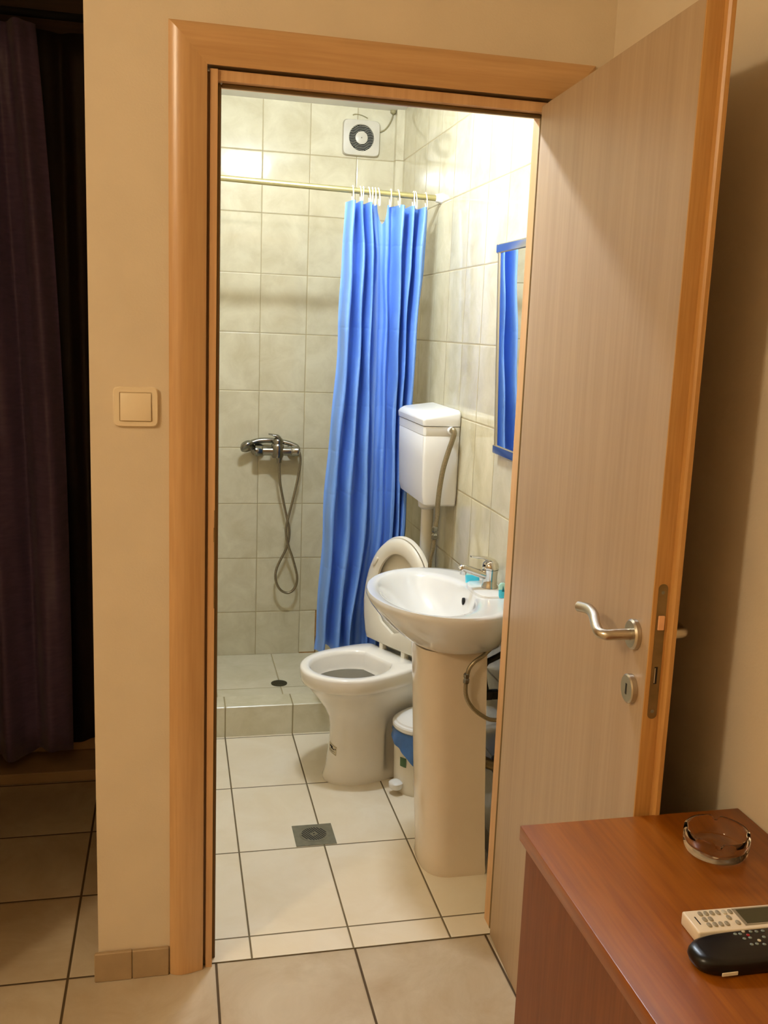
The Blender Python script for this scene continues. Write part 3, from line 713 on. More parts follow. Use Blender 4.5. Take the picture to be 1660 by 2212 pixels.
PAN = [(0.000, (-0.09, 0.272, 0.104, 0.085, 0)), (0.012, (-0.09, 0.274, 0.105, 0.085, 0)), (0.03, (-0.09, 0.267, 0.102, 0.08, 0.05)), (0.05, (-0.09, 0.263, 0.099, 0.078, 0.22)), (0.10, (-0.09, 0.256, 0.094, 0.075, 0.30)),
       (0.15, (-0.09, 0.252, 0.090, 0.073, 0.30)), (0.19, (-0.09, 0.252, 0.090, 0.073, 0.18)), (0.225, (-0.09, 0.258, 0.094, 0.075, 0.03)), (0.26, (-0.09, 0.276, 0.107, 0.080, 0)), (0.295, (-0.10, 0.302, 0.126, 0.088, 0)),
       (0.325, (-0.06, 0.326, 0.145, 0.100, 0)), (0.345, (-0.03, 0.342, 0.156, 0.112, 0)), (0.350, (-0.012, 0.352, 0.1625, 0.120, 0)), (0.362, (-0.010, 0.356, 0.165, 0.123, 0)), (0.390, (-0.010, 0.358, 0.166, 0.124, 0)), (0.397, (-0.008, 0.356, 0.164, 0.122, 0)), (0.400, (-0.003, 0.350, 0.159, 0.117, 0))]
BOWL = [(0.400, 0.185, 0.146, 0.136), (0.397, 0.185, 0.141, 0.131), (0.385, 0.185, 0.137, 0.126), (0.35, 0.185, 0.133, 0.121), (0.322, 0.185, 0.126, 0.113), (0.30, 0.185, 0.10, 0.09), (0.26, 0.18, 0.05, 0.05)]
def bowl(uc, a, b, n=40):
    # same number and order of points as egg()
    out = []
    for u, v in egg(-0.003, 0.350, 0.159, 0.117):
        t_ = math.atan2(v / b, (u - uc) / a); out.append((uc + a * math.cos(t_), b * math.sin(t_)))
    return out

t = thing('toilet', 'white ceramic toilet with raised lid set askew beside the wash basin', 'toilet', TO + Vector((-0.06, -0.03, 0)))
bm = BM(); loft(bm, [[TW(u, v, z) for u, v in egg(*p[:4], dent=p[4])] for z, p in PAN] + [[TW(u, v, z) for u, v in bowl(uc, a, b_)] for z, uc, a, b_ in BOWL])
pan = obj('pan', bm, M['ceramic_warm'], t, smooth=50)
bm = BM()
loft(bm, [[TW(u, v, z) for u, v in superell(-0.045, 0.0, 0.055, 0.105, 40, 6)] for z in (0.30, 0.378)] + [[TW(u, v, 0.384) for u, v in superell(-0.045, 0.0, 0.050, 0.100, 40, 6)]])
obj('rear_deck', bm, M['plastic_grey'], t, smooth=40, label='greyish rear deck behind the seat hinges')
bm = BM(); loft(bm, [[TW(u, v, z) for u, v in bowl(0.185, 0.1295, 0.1175)] for z in (0.336, 0.337)]); obj('water', bm, M['water'], t, smooth=0, label='bowl water coloured dark for the shade')
# raised seat and lid, in the plane of the hinges
lean = 0.06
def LW(lat, h, d):  # lateral, height above the hinge, depth (positive towards the front)
    up = Vector((-tf.x * 0.0, 0, 1)) - tf * lean
    return TO - tf * 0.006 + tl * (lat + 0.010) + up * h + tf * d + Vector((0, 0, 0.418))
def lid_outline(sc=1.0, n=36):
    out = []
    for i in range(n + 1):      # right side up over the top to the left side
        a = math.pi * i / n
        out.append((-0.174 * sc * math.cos(a) * -1 * -1, 0.135 + 0.248 * sc * math.sin(a) ** 0.92 if 0 < i < n else 0.135))
    out += [(0.166 * sc, 0.08), (0.150 * sc, 0.02), (0.138 * sc, 0.002 + 0.135 * (1 - sc)), (0.0, 0.0 + 0.135 * (1 - sc)), (-0.118 * sc, 0.002 + 0.135 * (1 - sc)), (-0.134 * sc, 0.02), (-0.158 * sc, 0.08)]
    return out
def hole_outline(n, sc=1.0):
    # same count as lid_outline, matched by angle around (0,0.17)
    L_ = lid_outline(); out = []
    for x, h in L_:
        a = math.atan2(h - 0.19, x)
        out.append((0.112 * sc * math.cos(a), 0.19 + 0.140 * sc * math.sin(a)))
    return out
bm = BM(); o1, o2 = lid_outline(), hole_outline(0)
sc = lambda o, s: [(x * s, 0.17 + (h - 0.17) * s) for x, h in o]
loft(bm, [[LW(x, h, 0.003) for x, h in sc(o2, 1.0)], [LW(x, h, 0.003) for x, h in sc(o1, 0.99)], [LW(x, h, 0.007) for x, h in sc(o1, 1.0)], [LW(x, h, 0.013) for x, h in sc(o1, 0.985)], [LW(x, h, 0.0175) for x, h in sc(o1, 0.93)],
          [LW(x, h, 0.0175) for x, h in hole_outline(0, 1.08)], [LW(x, h, 0.013) for x, h in hole_outline(0, 1.0)], [LW(x, h, 0.003) for x, h in sc(o2, 1.0)]], cap0=False, cap1=False)
seat = obj('seat', bm, M['plastic_cream'], t, smooth=45, label='cream plastic seat ring tipped upright')
bm = BM()
loft(bm, [[LW(x, h, -0.0105) for x, h in sc(o1, 0.86)], [LW(x, h, -0.0100) for x, h in sc(o1, 0.96)], [LW(x, h, 0.0005) for x, h in sc(o1, 0.985)], [LW(x, h, 0.002) for x, h in sc(o1, 1.01)], [LW(x, h, -0.004) for x, h in sc(o1, 1.03)], [LW(x, h, -0.012) for x, h in sc(o1, 1.03)], [LW(x, h, -0.022) for x, h in sc(o1, 0.95)]])
obj('lid', bm, M['plastic_cream'], t, smooth=45, label='cream plastic lid behind the seat ring')
for lat, h in ((0.116, 0.283), (-0.116, 0.283)):
    bm = BM(); n_ = 12
    a = math.radians(-35) if lat > 0 else math.radians(35)
    cap = [(0.006 * math.cos(b), (0.014 if math.sin(b) > 0 else -0.014) + 0.006 * math.sin(b)) for b in [2 * math.pi * i / n_ + 0.1 for i in range(n_)]]
    rot = lambda p: (lat + p[0] * math.cos(a) + p[1] * math.sin(a) * 1, h + p[1] * math.cos(a) - p[0] * math.sin(a))
    loft(bm, [[LW(*rot(p), 0.0172) for p in cap], [LW(*rot(p), 0.0205) for p in cap], [LW(*rot((p[0] * 0.7, p[1] * 0.9)), 0.022) for p in cap]])
    obj('bumper', bm, M['plastic_cream'], seat, smooth=40)
for v_ in (0.066, -0.053):
    bm = BM(); b = bmesh.new()
    add_box(b, -0.016, 0.006, v_ - 0.0095, v_ + 0.0095, 0.384, 0.424, bev=0.002)
    for v in b.verts: v.co = TW(v.co.x, v.co.y, v.co.z)
    merge(bm, b); obj('hinge_post', bm, M['plastic_cream'], t, smooth=40)
bm = BM(); tube(bm, [TW(-0.022, 0.10, 0.408), TW(-0.022, -0.10, 0.408)], 0.006, n=12, smooth=False); obj('hinge_pin', bm, M['plastic_grey'], t, smooth=40)
# maker's sticker on the foot (follows the curved surface)
def pan_pt(fi, z, off):
    for (z0, p0), (z1, p1) in zip(PAN[:-1], PAN[1:]):
        if z0 <= z <= z1:
            k = (z - z0) / (z1 - z0 + 1e-9)
            A, B = egg(*p0[:4], dent=p0[4]), egg(*p1[:4], dent=p1[4]); i = int(fi); f = fi - i
            def P(E, kk): return Vector((*E[kk % len(E)], 0))
            a = P(A, i).lerp(P(A, i + 1), f); b_ = P(B, i).lerp(P(B, i + 1), f); q = a.lerp(b_, k)
            tang = (P(A, i + 1) - P(A, i - 1)).normalized(); nrm = Vector((tang.y, -tang.x, 0)) * -1
            if nrm.dot(Vector((q.x - 0.1, q.y, 0))) < 0: nrm = -nrm
            q += nrm * off
            return TW(q.x, q.y, z)
SF, SZ = 76.0, 0.128
def patch(f0, f1, z0, z1, off, skew=0.0, nf=8, nz=6):
    bm = BM(); R = [[bm.verts.new(pan_pt(f0 + (f1 - f0) * i / nf, z0 + (z1 - z0) * k / nz + skew * i / nf, off)) for i in range(nf + 1)] for k in range(nz + 1)]
    for k in range(nz):
        for i in range(nf): bm.faces.new((R[k][i], R[k][i + 1], R[k + 1][i + 1], R[k + 1][i]))
    return bm
STK = dict(f=81.5, z=0.126)
st = obj('sticker', patch(STK['f'] - 5, STK['f'] + 5, STK['z'] - 0.018, STK['z'] + 0.012, 0.0008, -0.012), M['sticker'], pan, smooth=60, label='small printed paper sticker')
md = st.modifiers.new('paper', 'SOLIDIFY'); md.thickness = 0.0003
tmp = BM()
for (a, b_, c, d_) in ((-3.4, 0.8, 0.000, 0.006), (-1.6, 2.6, -0.0035, 0.0005), (-3.6, 3.4, -0.0095, -0.0082), (-3.6, 1.4, -0.0125, -0.0113), (3.2, 4.0, -0.001, 0.0045), (-4.6, 4.6, 0.0095, 0.0101), (-4.6, 4.6, -0.0165, -0.0159)):
    q = patch(STK['f'] + a, STK['f'] + b_, STK['z'] + c - 0.0006 * (a + 5) * 2, STK['z'] + d_ - 0.0006 * (a + 5) * 2, 0.0014, -0.0012 * (b_ - a), 6, 1); merge(tmp, q)
obj('sticker_print', tmp, M['ink'], st, smooth=0, origin=None)

# ------------------------------------------------------------ cistern, flush pipe, hose
t = thing('cistern', 'tall white plastic cistern hung on the tiled wall above the toilet', 'cistern', (0.845, 1.08, 0.945))
bm = BM()
fx = 0.783
def crect(x0, x1, y0, y1, z, r=0.010):
    out = []
    for cx_, cy_, a0 in ((x1 - r, y1 - r, 0), (x0 + r, y1 - r, 90), (x0 + r, y0 + r, 180), (x1 - r, y0 + r, 270)):
        for k in range(6):
            a = math.radians(a0 + 90 * k / 5); out.append((cx_ + r * math.cos(a), cy_ + r * math.sin(a), z))
    return out
loft(bm, [crect(fx + 0.022, 0.903, 0.893, 1.215, 0.944, 0.008), crect(fx + 0.012, 0.9035, 0.886, 1.227, 0.950), crect(fx + 0.006, 0.904, 0.883, 1.232, 0.975), crect(fx + 0.001, 0.9045, 0.880, 1.235, 1.10), crect(fx, 0.9045, 0.880, 1.235, 1.172), crect(fx + 0.001, 0.9045, 0.8805, 1.2345, 1.1735), crect(fx - 0.0005, 0.9045, 0.8795, 1.2355, 1.175), crect(fx - 0.001, 0.9045, 0.879, 1.236, 1.203)])
obj('tank', bm, M['plastic_white'], t, smooth=35)
bm = BM()
R = []
for z, i in ((1.2045, 0.003), (1.206, 0.0), (1.222, -0.002)):
    R.append(crect(fx - 0.003 + i, 0.9045, 0.877 + i, 1.238 - i, z))
def lidtop(ins, zc):
    out = []
    for x, y, z in crect(fx - 0.005 + ins, 0.9045 - ins * 0.3, 0.875 + ins, 1.240 - ins, 0):
        k = (x - fx) / 0.117; out.append((x, y, zc + 0.020 * max(0, min(1, k)) ** 0.6))
    return out
R += [lidtop(0.0, 1.2235), lidtop(0.004, 1.231), lidtop(0.014, 1.236)]
loft(bm, R); obj('lid', bm, M['plastic_white'], t, smooth=40)
bm = BM(); lathe(bm, (0.872, 0.879, 1.192), [(0.013, -0.001), (0.013, -0.008), (0.0105, -0.012)], 20, 'y'); obj('inlet_nut', bm, M['plastic_white'], t, smooth=40)
bm = BM(); lathe(bm, (0.858, 1.08, 0.905), [(0.020, -0.004), (0.030, 0.004), (0.032, 0.020), (0.032, 0.039)], 28); obj('outlet_collar', bm, M['plastic_white'], t, smooth=40)
bm = BM(); tube(bm, [(0.860, 1.08, 0.9015), (0.860, 1.08, 0.70), (0.861, 1.082, 0.46), (0.860, 1.084, 0.37), (0.853, 1.081, 0.328), (0.8395, 1.0745, 0.318)], 0.021, n=20)
obj('flush_pipe', bm, M['plastic_cream'], smooth=60, label='cream flush pipe running from the cistern down behind the toilet', cat='pipe')
t = thing('supply_hose', 'grey braided hose hanging from the cistern inlet', 'hose', (0.85, 0.87, 0.62))
CH = [(0.872, 0.868, 1.192), (0.873, 0.858, 1.197), (0.876, 0.853, 1.186), (0.870, 0.855, 1.160), (0.863, 0.858, 1.135), (0.848, 0.860, 1.076), (0.840, 0.861, 1.02), (0.836, 0.862, 0.968), (0.835, 0.864, 0.916), (0.832, 0.866, 0.882)]
bm = BM(); tube(bm, CH, 0.0085, n=12); obj('upper_hose', bm, M['hose'], t, smooth=60)
bm = BM(); lathe(bm, (0.8315, 0.866, 0.843), [(0.007, -0.004), (0.011, 0.0), (0.011, 0.012), (0.0085, 0.015), (0.0085, 0.022), (0.011, 0.025), (0.011, 0.037), (0.0075, 0.042)], 6); obj('coupling', bm, M['chrome_dark'], t, smooth=20)
bm = BM(); tube(bm, [(0.831, 0.866, 0.845), (0.828, 0.867, 0.811), (0.822, 0.870, 0.77), (0.824, 0.874, 0.72), (0.84, 0.872, 0.67), (0.87, 0.870, 0.64), (0.9042, 0.868, 0.63)], 0.0065, n=12); obj('lower_hose', bm, M['hose'], t, smooth=60)

# ------------------------------------------------------------ wash basin
BC = Vector((0.70, 0.385))
def bout(sc, shift=0.0, n=72):
    """outer rim outline, scaled about a centre near the pedestal"""
    out = []
    for i in range(n):
        a = 2 * math.pi * i / n; c, s = math.cos(a), math.sin(a)
        if c < 0: x, y = 0.735 + 0.214 * c, 0.385 + 0.266 * s
        else:
            x = 0.735 + 0.1685 * abs(c) ** 0.55; y = 0.385 + math.copysign(0.266 * abs(s) ** 0.75, s) * 1.0
            y = 0.385 + (y - 0.385) * (1 - 0.22 * c)
        cx_ = 0.775
        out.append((cx_ + (x - cx_) * sc + shift, 0.385 + (y - 0.385) * sc))
    return out
def clampx(P, z): return [(min(x, 0.9035), y, z) for x, y in P]
def blend(A, B, k): return [(a[0] + (b[0] - a[0]) * k, a[1] + (b[1] - a[1]) * k) for a, b in zip(A, B)]
def ell(cx_, cy_, ax, ay, n=72): return [(cx_ + ax * math.cos(2 * math.pi * i / n), cy_ + ay * math.sin(2 * math.pi * i / n)) for i in range(n)]
low = [(0.762 + (0.107 if math.cos(2 * math.pi * i / 72) < 0 else 0.1415) * math.cos(2 * math.pi * i / 72), 0.385 + 0.125 * math.sin(2 * math.pi * i / 72)) for i in range(72)]
inn = ell(0.682, 0.385, 0.128, 0.222); bot = ell(0.72, 0.385, 0.035, 0.05)
B0 = bout(1.0)
t = thing('wash_basin', 'white ceramic wash basin on a pedestal at the right wall', 'wash basin', (0.72, 0.385, 0.66))
bm = BM()
rings = [clampx(low, 0.660), clampx(blend(low, B0, 0.12), 0.668), clampx(blend(low, B0, 0.33), 0.688), clampx(blend(low, B0, 0.58), 0.716), clampx(blend(low, B0, 0.78), 0.744), clampx(blend(low, B0, 0.93), 0.770), clampx(B0, 0.788), clampx(blend(B0, inn, -0.005), 0.796), clampx(blend(B0, inn, 0.06), 0.8025), clampx(blend(B0, inn, 0.25), 0.8025), clampx(blend(B0, inn, 0.75), 0.8005), clampx(inn, 0.7975)]
for k, z in ((0.06, 0.789), (0.16, 0.772), (0.32, 0.745), (0.55, 0.718), (0.8, 0.700), (1.0, 0.694)): rings.append(clampx(blend(inn, bot, k), z))
loft(bm, rings); obj('bowl', bm, M['ceramic'], t, smooth=60)
# raised tap ledge at the back of the bowl
bm = BM(); loft(bm, [[(x, y, z) for x, y in superell(0.856, 0.385, ax, ay, 40, 3.2)] for ax, ay, z in ((0.046, 0.088, 0.798), (0.0455, 0.086, 0.806), (0.042, 0.082, 0.8085))]); obj('tap_ledge', bm, M['ceramic'], t, smooth=45)
bm = BM(); loft(bm, [[(0.8005 - 0.25 * (z - 0.757) * 0 + o, y, z) for y, z in superell(0.405, 0.765, r, r * 1.35, 20, 2)] for o, r in ((-0.0075, 0.0075), (-0.0015, 0.0075))]); obj('overflow_hole', bm, M['dark'], t, smooth=30)
bm = BM(); lathe(bm, (0.72, 0.385, 0.6942), [(0.022, 0), (0.022, 0.002), (0.014, 0.002), (0.012, 0.0005)], 28); obj('waste_ring', bm, M['chrome'], t, smooth=30)
# pedestal: a shell open towards the wall
def ped(z, x0, x1, hw, inset=0.0):
    out = []; n = 24
    for i in range(n + 1):
        a = math.pi / 2 + math.pi * i / n; s, c = math.sin(a), math.cos(a)
        out.append((x0 + 0.085 + (0.085 - inset) * math.copysign(abs(c) ** 0.75, c), 0.385 + (hw - inset) * math.copysign(abs(s) ** 0.75, s)))
    return [(x1, 0.385 + hw - inset)] + out + [(x1, 0.385 - hw + inset)]
def pedring(z, x0, x1, hw):
    o = ped(z, x0, x1, hw); i = ped(z, x0, x1, hw, 0.012)
    return [(x, y, z) for x, y in o] + [(x, y, z) for x, y in i[::-1]]
bm = BM(); loft(bm, [pedring(z, x0, x1, hw) for z, x0, x1, hw in ((0.002, 0.692, 0.862, 0.106), (0.012, 0.690, 0.863, 0.108), (0.03, 0.692, 0.862, 0.105), (0.2, 0.680, 0.853, 0.100), (0.4, 0.668, 0.845, 0.097), (0.58, 0.658, 0.838, 0.096), (0.6585, 0.652, 0.834, 0.098))])
obj('basin_pedestal', bm, M['ceramic_ped'], smooth=50, label='tall tapering ceramic pedestal under the wash basin', cat='pedestal')

# ------------------------------------------------------------ basin tap
t = thing('basin_tap', 'chrome lever tap on the back ledge of the wash basin', 'tap', (0.862, 0.388, 0.8085))
TX, TY = 0.864, 0.388
bm = BM(); lathe(bm, (TX, TY, 0.8085), [(0.023, 0), (0.023, 0.004), (0.020, 0.010), (0.0195, 0.030), (0.0215, 0.045), (0.023, 0.052)], 28); obj('body', bm, M['chrome'], t, smooth=40)
bm = BM(); tube(bm, [(TX - 0.008, TY, 0.842), (TX - 0.035, TY - 0.002, 0.851), (TX - 0.066, TY - 0.004, 0.862), (TX - 0.082, TY - 0.005, 0.866), (TX - 0.089, TY - 0.005, 0.862)], lambda s: 0.0125 - 0.0025 * s, n=16)
lathe(bm, (TX - 0.0805, TY - 0.005, 0.848), [(0.0085, 0), (0.0095, 0.001), (0.0095, 0.012)], 20); obj('spout', bm, M['chrome'], t, smooth=60)
bm = BM()
lathe(bm, (TX, TY, 0.8615), [(0.0225, 0), (0.0235, 0.006), (0.021, 0.016), (0.014, 0.024), (0.004, 0.0275)], 28)
def bl(c, a, b, n=16): return [(c[0] + 0 * a, c[1] + a * math.cos(2 * math.pi * i / n), c[2] + b * math.sin(2 * math.pi * i / n)) for i in range(n)]
loft(bm, [bl((TX + 0.012, TY, 0.880), 0.012, 0.008), bl((TX - 0.004, TY - 0.001, 0.888), 0.014, 0.007), bl((TX - 0.024, TY - 0.002, 0.894), 0.011, 0.004), bl((TX - 0.044, TY - 0.003, 0.8955), 0.009, 0.003), bl((TX - 0.060, TY - 0.004, 0.898), 0.007, 0.002)])
obj('lever', bm, M['chrome'], t, smooth=60)
bm = BM(); lathe(bm, (TX - 0.0225, TY - 0.008, 0.873), [(0.003, -0.0016), (0.003, 0.001)], 12, 'x'); obj('marker_dot', bm, M['black'], t, smooth=30)

# ------------------------------------------------------------ soap sachets on the basin
def sachet(name, c, w, h, tilt, lab, mark):
    t = thing(name, lab, 'soap', c, None)
    c = Vector(c)
    def P(a, b, d): return c + Vector((a * w, d + b * h * tilt, b * h * math.sqrt(1 - tilt * tilt)))
    def slab(b0, b1, th, taper=1.0):
        bm = BM(); n = 8; R = []
        for k in range(n + 1):
            b = b0 + (b1 - b0) * k / n
            rd = 1.0 if b < 0.75 else math.sqrt(max(0.05, 1 - ((b - 0.75) / 0.27) ** 2))
            R.append([P(0.5 * rd * math.cos(2 * math.pi * i / 16), b, th * math.sin(2 * math.pi * i / 16) * (1 - 0.6 * b)) for i in range(16)])
        loft(bm, R); return bm
    obj('sachet', slab(0.0, 0.55, 0.005), M['soap'], t, smooth=60)
    obj('sachet_top', slab(0.55, 1.0, 0.005), M['soap_pale'], t, smooth=60, label='pale clear top')
    if mark:
        bm = BM()
        for y0, y1, hw in ((0.44, 0.66, 0.16), (0.56, 0.76, 0.12), (0.66, 0.86, 0.07)):
            vs = [bm.verts.new(P(-hw, y0, -0.0056)), bm.verts.new(P(hw, y0, -0.0056)), bm.verts.new(P(0, y1, -0.0050))]; bm.faces.new(vs)
        obj('tree_print', bm, M['soap_dark'], t, smooth=0)
sachet('soap_sachet', (0.873, 0.300, 0.8032), 0.023, 0.040, 0.22, 'small cyan soap sachet with tree print in front of the tap', True)
sachet('soap_sachet', (0.838, 0.462, 0.8032), 0.042, 0.040, 0.35, 'plain cyan soap sachet lying behind the tap spout', False)

# ------------------------------------------------------------ plumbing under the basin
t = thing('basin_hose', 'brown flexible hose looping in front of the basin pedestal', 'hose', (0.83, 0.262, 0.47))
SH = [(0.843, 0.278, 0.671), (0.816, 0.262, 0.656), (0.791, 0.258, 0.641), (0.777, 0.258, 0.624), (0.772, 0.259, 0.606)]
bm = BM(); tube(bm, SH, 0.0058, n=12); obj('upper_hose', bm, M['hose'], t, smooth=60)
bm = BM(); lathe(bm, (0.7705, 0.260, 0.582), [(0.006, -0.003), (0.0088, 0.0), (0.0088, 0.009), (0.007, 0.0115), (0.007, 0.014), (0.0088, 0.016), (0.0088, 0.024), (0.006, 0.027)], 6); obj('coupling', bm, M['chrome_dark'], t, smooth=20, label='metal hose coupling')
bm = BM(); tube(bm, [(0.770, 0.260, 0.583), (0.770, 0.261, 0.564), (0.773, 0.262, 0.544), (0.782, 0.262, 0.523), (0.799, 0.262, 0.502), (0.821, 0.262, 0.485), (0.843, 0.262, 0.473), (0.866, 0.262, 0.470), (0.904, 0.262, 0.472)], 0.0058, n=12); obj('lower_hose', bm, M['hose'], t, smooth=60)
t = thing('black_hose', 'black hose behind the basin pedestal', 'hose', (0.88, 0.36, 0.49))
bm = BM(); tube(bm, [(0.9040, 0.345, 0.632), (0.890, 0.352, 0.620), (0.874, 0.36, 0.608), (0.862, 0.37, 0.596), (0.859, 0.38, 0.575), (0.862, 0.38, 0.54), (0.868, 0.375, 0.51)], 0.0085, n=12); obj('tube', bm, M['hose_dark'], t, smooth=60)
bm = BM(); lathe(bm, (0.872, 0.37, 0.500), [(0.013, -0.012), (0.015, -0.010), (0.015, 0.010), (0.012, 0.013)], 16, 'x'); add_box(bm, 0.862, 0.9042, 0.360, 0.384, 0.488, 0.512, bev=0.003); obj('angle_valve', bm, M['hose_dark'], t, smooth=35, label='black angle valve at the wall')
t = thing('waste_pipe', 'grey-brown waste pipe running from the pedestal to the wall', 'pipe', (0.86, 0.36, 0.28))
bm = BM(); tube(bm, [(0.80, 0.385, 0.655), (0.80, 0.385, 0.42), (0.803, 0.384, 0.345), (0.82, 0.378, 0.318), (0.85, 0.368, 0.310), (0.88, 0.36, 0.298), (0.9042, 0.356, 0.290)], 0.016, n=16); obj('pipe', bm, M['hose'], t, smooth=60)
bm = BM(); lathe(bm, (0.893, 0.357, 0.293), [(0.018, 0), (0.026, 0.004), (0.028, 0.0115)], 20, 'x'); obj('wall_flange', bm, M['hose_dark'], t, smooth=40)

# ------------------------------------------------------------ pedal bin
BX, BY = 0.812, 0.832
t = thing('pedal_bin', 'small white pedal bin with blue bag between toilet and basin pedestal', 'bin', (BX, BY, 0.002))
bm = BM(); lathe(bm, (BX, BY, 0.002), [(0.086, 0), (0.088, 0.004), (0.089, 0.015), (0.094, 0.20), (0.095, 0.215)], 48); obj('bucket', bm, M['plastic_cream'], t, smooth=50)
bm = BM(); lathe(bm, (BX, BY, 0.2175), [(0.096, 0.0), (0.0995, 0.003), (0.1005, 0.014), (0.098, 0.019), (0.091, 0.021), (0.089, 0.026), (0.07, 0.039), (0.04, 0.046), (0.01, 0.048)], 48); obj('lid', bm, M['plastic_white'], t, smooth=30, label='white domed lid')
bm = BM(); rings = []
N_ = 96
for k in range(9):
    f = k / 8; ring = []
    for i in range(N_):
        a = 2 * math.pi * i / N_
        # hem: hangs low on the near side, short at the left
        low_ = 0.120 + 0.074 * math.cos(a - math.radians(150)) + 0.004 * math.sin(7 * a)
        z = 0.2165 + (low_ - 0.2165) * f
        r = 0.0968 + 0.0055 * f + 0.0022 * f * math.sin(9 * a + 4 * f) + 0.0015 * f * math.sin(17 * a)
        ring.append((BX + r * math.cos(a), BY + r * math.sin(a), z))
    rings.append(ring)
loft(bm, rings, cap0=False, cap1=False); obj('bin_bag', bm, M['bag'], t, smooth=70, label='blue plastic bag folded over the rim')
bm = BM(); 
pa = math.radians(205); pc = Vector((BX + 0.098 * math.cos(pa), BY + 0.098 * math.sin(pa), 0))
pd = Vector((math.cos(pa), math.sin(pa), 0)); pn = Vector((-pd.y, pd.x, 0))
loft(bm, [[pc + pd * a + pn * b + Vector((0, 0, z)) for a, b in superell(0.006, 0, 0.020 * s, 0.023 * s, 24, 2.6)] for z, s in ((0.022, 0.8), (0.028, 1.0), (0.042, 1.0), (0.048, 0.7))]); obj('pedal', bm, M['plastic_white'], t, smooth=45)
bm = BM(); n = 6; a0, a1 = math.radians(208), math.radians(224)
R = [[bm.verts.new((BX + rr * math.cos(a0 + (a1 - a0) * i / n), BY + rr * math.sin(a0 + (a1 - a0) * i / n), z)) for i in range(n + 1)] for z, rr in ((0.100, 0.0932), (0.132, 0.0944))]
for i in range(n): bm.faces.new((R[0][i], R[0][i + 1], R[1][i + 1], R[1][i]))
obj('sticker', bm, M['green_ink'], t, smooth=0, label='small green sticker')

# ------------------------------------------------------------ mirror
t = thing('wall_mirror', 'tall metal-framed mirror on the tiled wall above the basin', 'mirror', (0.90, 0.32, 1.17))
def mx(z): return 0.8885 - 0.009 * (z - 1.17) / 0.575
my1 = lambda z: 0.505 + 0.040 * (z - 1.17) / 0.575
Y0m, Z0m, Z1m, fw = 0.10, 1.170, 1.745, 0.026
bm = BM()
for z0, z1, yy in ((Z0m, Z1m, 'far'), (Z0m, Z1m, 'near')):
    def col(z, d):
        e = my1(z) if yy == 'far' else Y0m; i = e - 0.030 if yy == 'far' else e + 0.030
        return [(0.9042, e, z)] + [(mx(z) + 0.010 - 0.010 * math.sin(math.pi * (0.08 + 0.84 * k / 10)), e + (i - e) * k / 10, z) for k in range(11)] + [(0.9042, i, z)]
    loft(bm, [col(z0, 0), col(z1, 0)], mat=1)
for z, s in ((Z0m, 1), (Z1m, -1)):
    zi = z + s * fw
    def row(y): return [(0.9042, y, z), (mx(z) + 0.001, y, z), (mx(z), y, z + s * 0.003), (mx(zi), y, zi - s * 0.004), (mx(zi) + 0.006, y, zi), (0.9042, y, zi)]
    loft(bm, [row(Y0m + 0.001), row(my1(z) - 0.001)])
obj('frame', bm, [M['mframe'], M['mframe_side']], t, smooth=30, label='polished metal frame')
bm = BM()
vs = [bm.verts.new(p) for p in ((mx(Z0m) + 0.004, Y0m + 0.02, Z0m + 0.02), (mx(Z0m) + 0.004, my1(Z0m) - 0.02, Z0m + 0.02), (mx(Z1m) + 0.004, my1(Z1m) - 0.02, Z1m - 0.02), (mx(Z1m) + 0.004, Y0m + 0.02, Z1m - 0.02))]
f = bm.faces.new(vs); ex = bmesh.ops.extrude_face_region(bm, geom=[f]); bmesh.ops.translate(bm, verts=[v for v in ex['geom'] if isinstance(v, bmesh.types.BMVert)], vec=(0.003, 0, 0))
obj('mirror_glass', bm, M['mirror'], t, smooth=0)

# ------------------------------------------------------------ dresser
DX, DY, DZ = 0.550, -0.745, 0.728
t = thing('dresser', 'low cherry-brown dresser against the right wall in the foreground', 'dresser', (0.745, -1.4, 0))
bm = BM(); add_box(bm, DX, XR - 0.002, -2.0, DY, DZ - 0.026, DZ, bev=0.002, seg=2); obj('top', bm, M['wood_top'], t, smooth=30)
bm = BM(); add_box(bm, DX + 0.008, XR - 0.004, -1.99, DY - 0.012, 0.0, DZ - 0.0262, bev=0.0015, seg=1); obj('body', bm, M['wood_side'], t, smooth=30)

# ------------------------------------------------------------ ashtray
AX, AY, AZ = 0.826, -0.866, DZ + 0.0005
bm = BM(); N_ = 96
def ash(r, z, notch=False):
    out = []
    for i in range(N_):
        a = 2 * math.pi * i / N_; d = 0
        if notch:
            for k in range(4):
                da = (a - math.radians(62 + 90 * k) + math.pi) % (2 * math.pi) - math.pi
                d = max(d, max(0, 1 - (da / 0.13) ** 2)) 
        out.append((AX + r * math.cos(a), AY + r * math.sin(a), AZ + z - 0.0075 * d))
    return out
loft(bm, [ash(0.040, 0.0), ash(0.045, 0.001), ash(0.048, 0.006), ash(0.050, 0.014), ash(0.050, 0.028), ash(0.0495, 0.0335, True), ash(0.0475, 0.0355, True), ash(0.0450, 0.0345, True), ash(0.0435, 0.030), ash(0.0405, 0.016), ash(0.037, 0.0105), ash(0.030, 0.0085), ash(0.012, 0.0075)])
obj('ashtray', bm, M['glass'], smooth=40, label='round clear glass ashtray on the dresser', cat='ashtray')

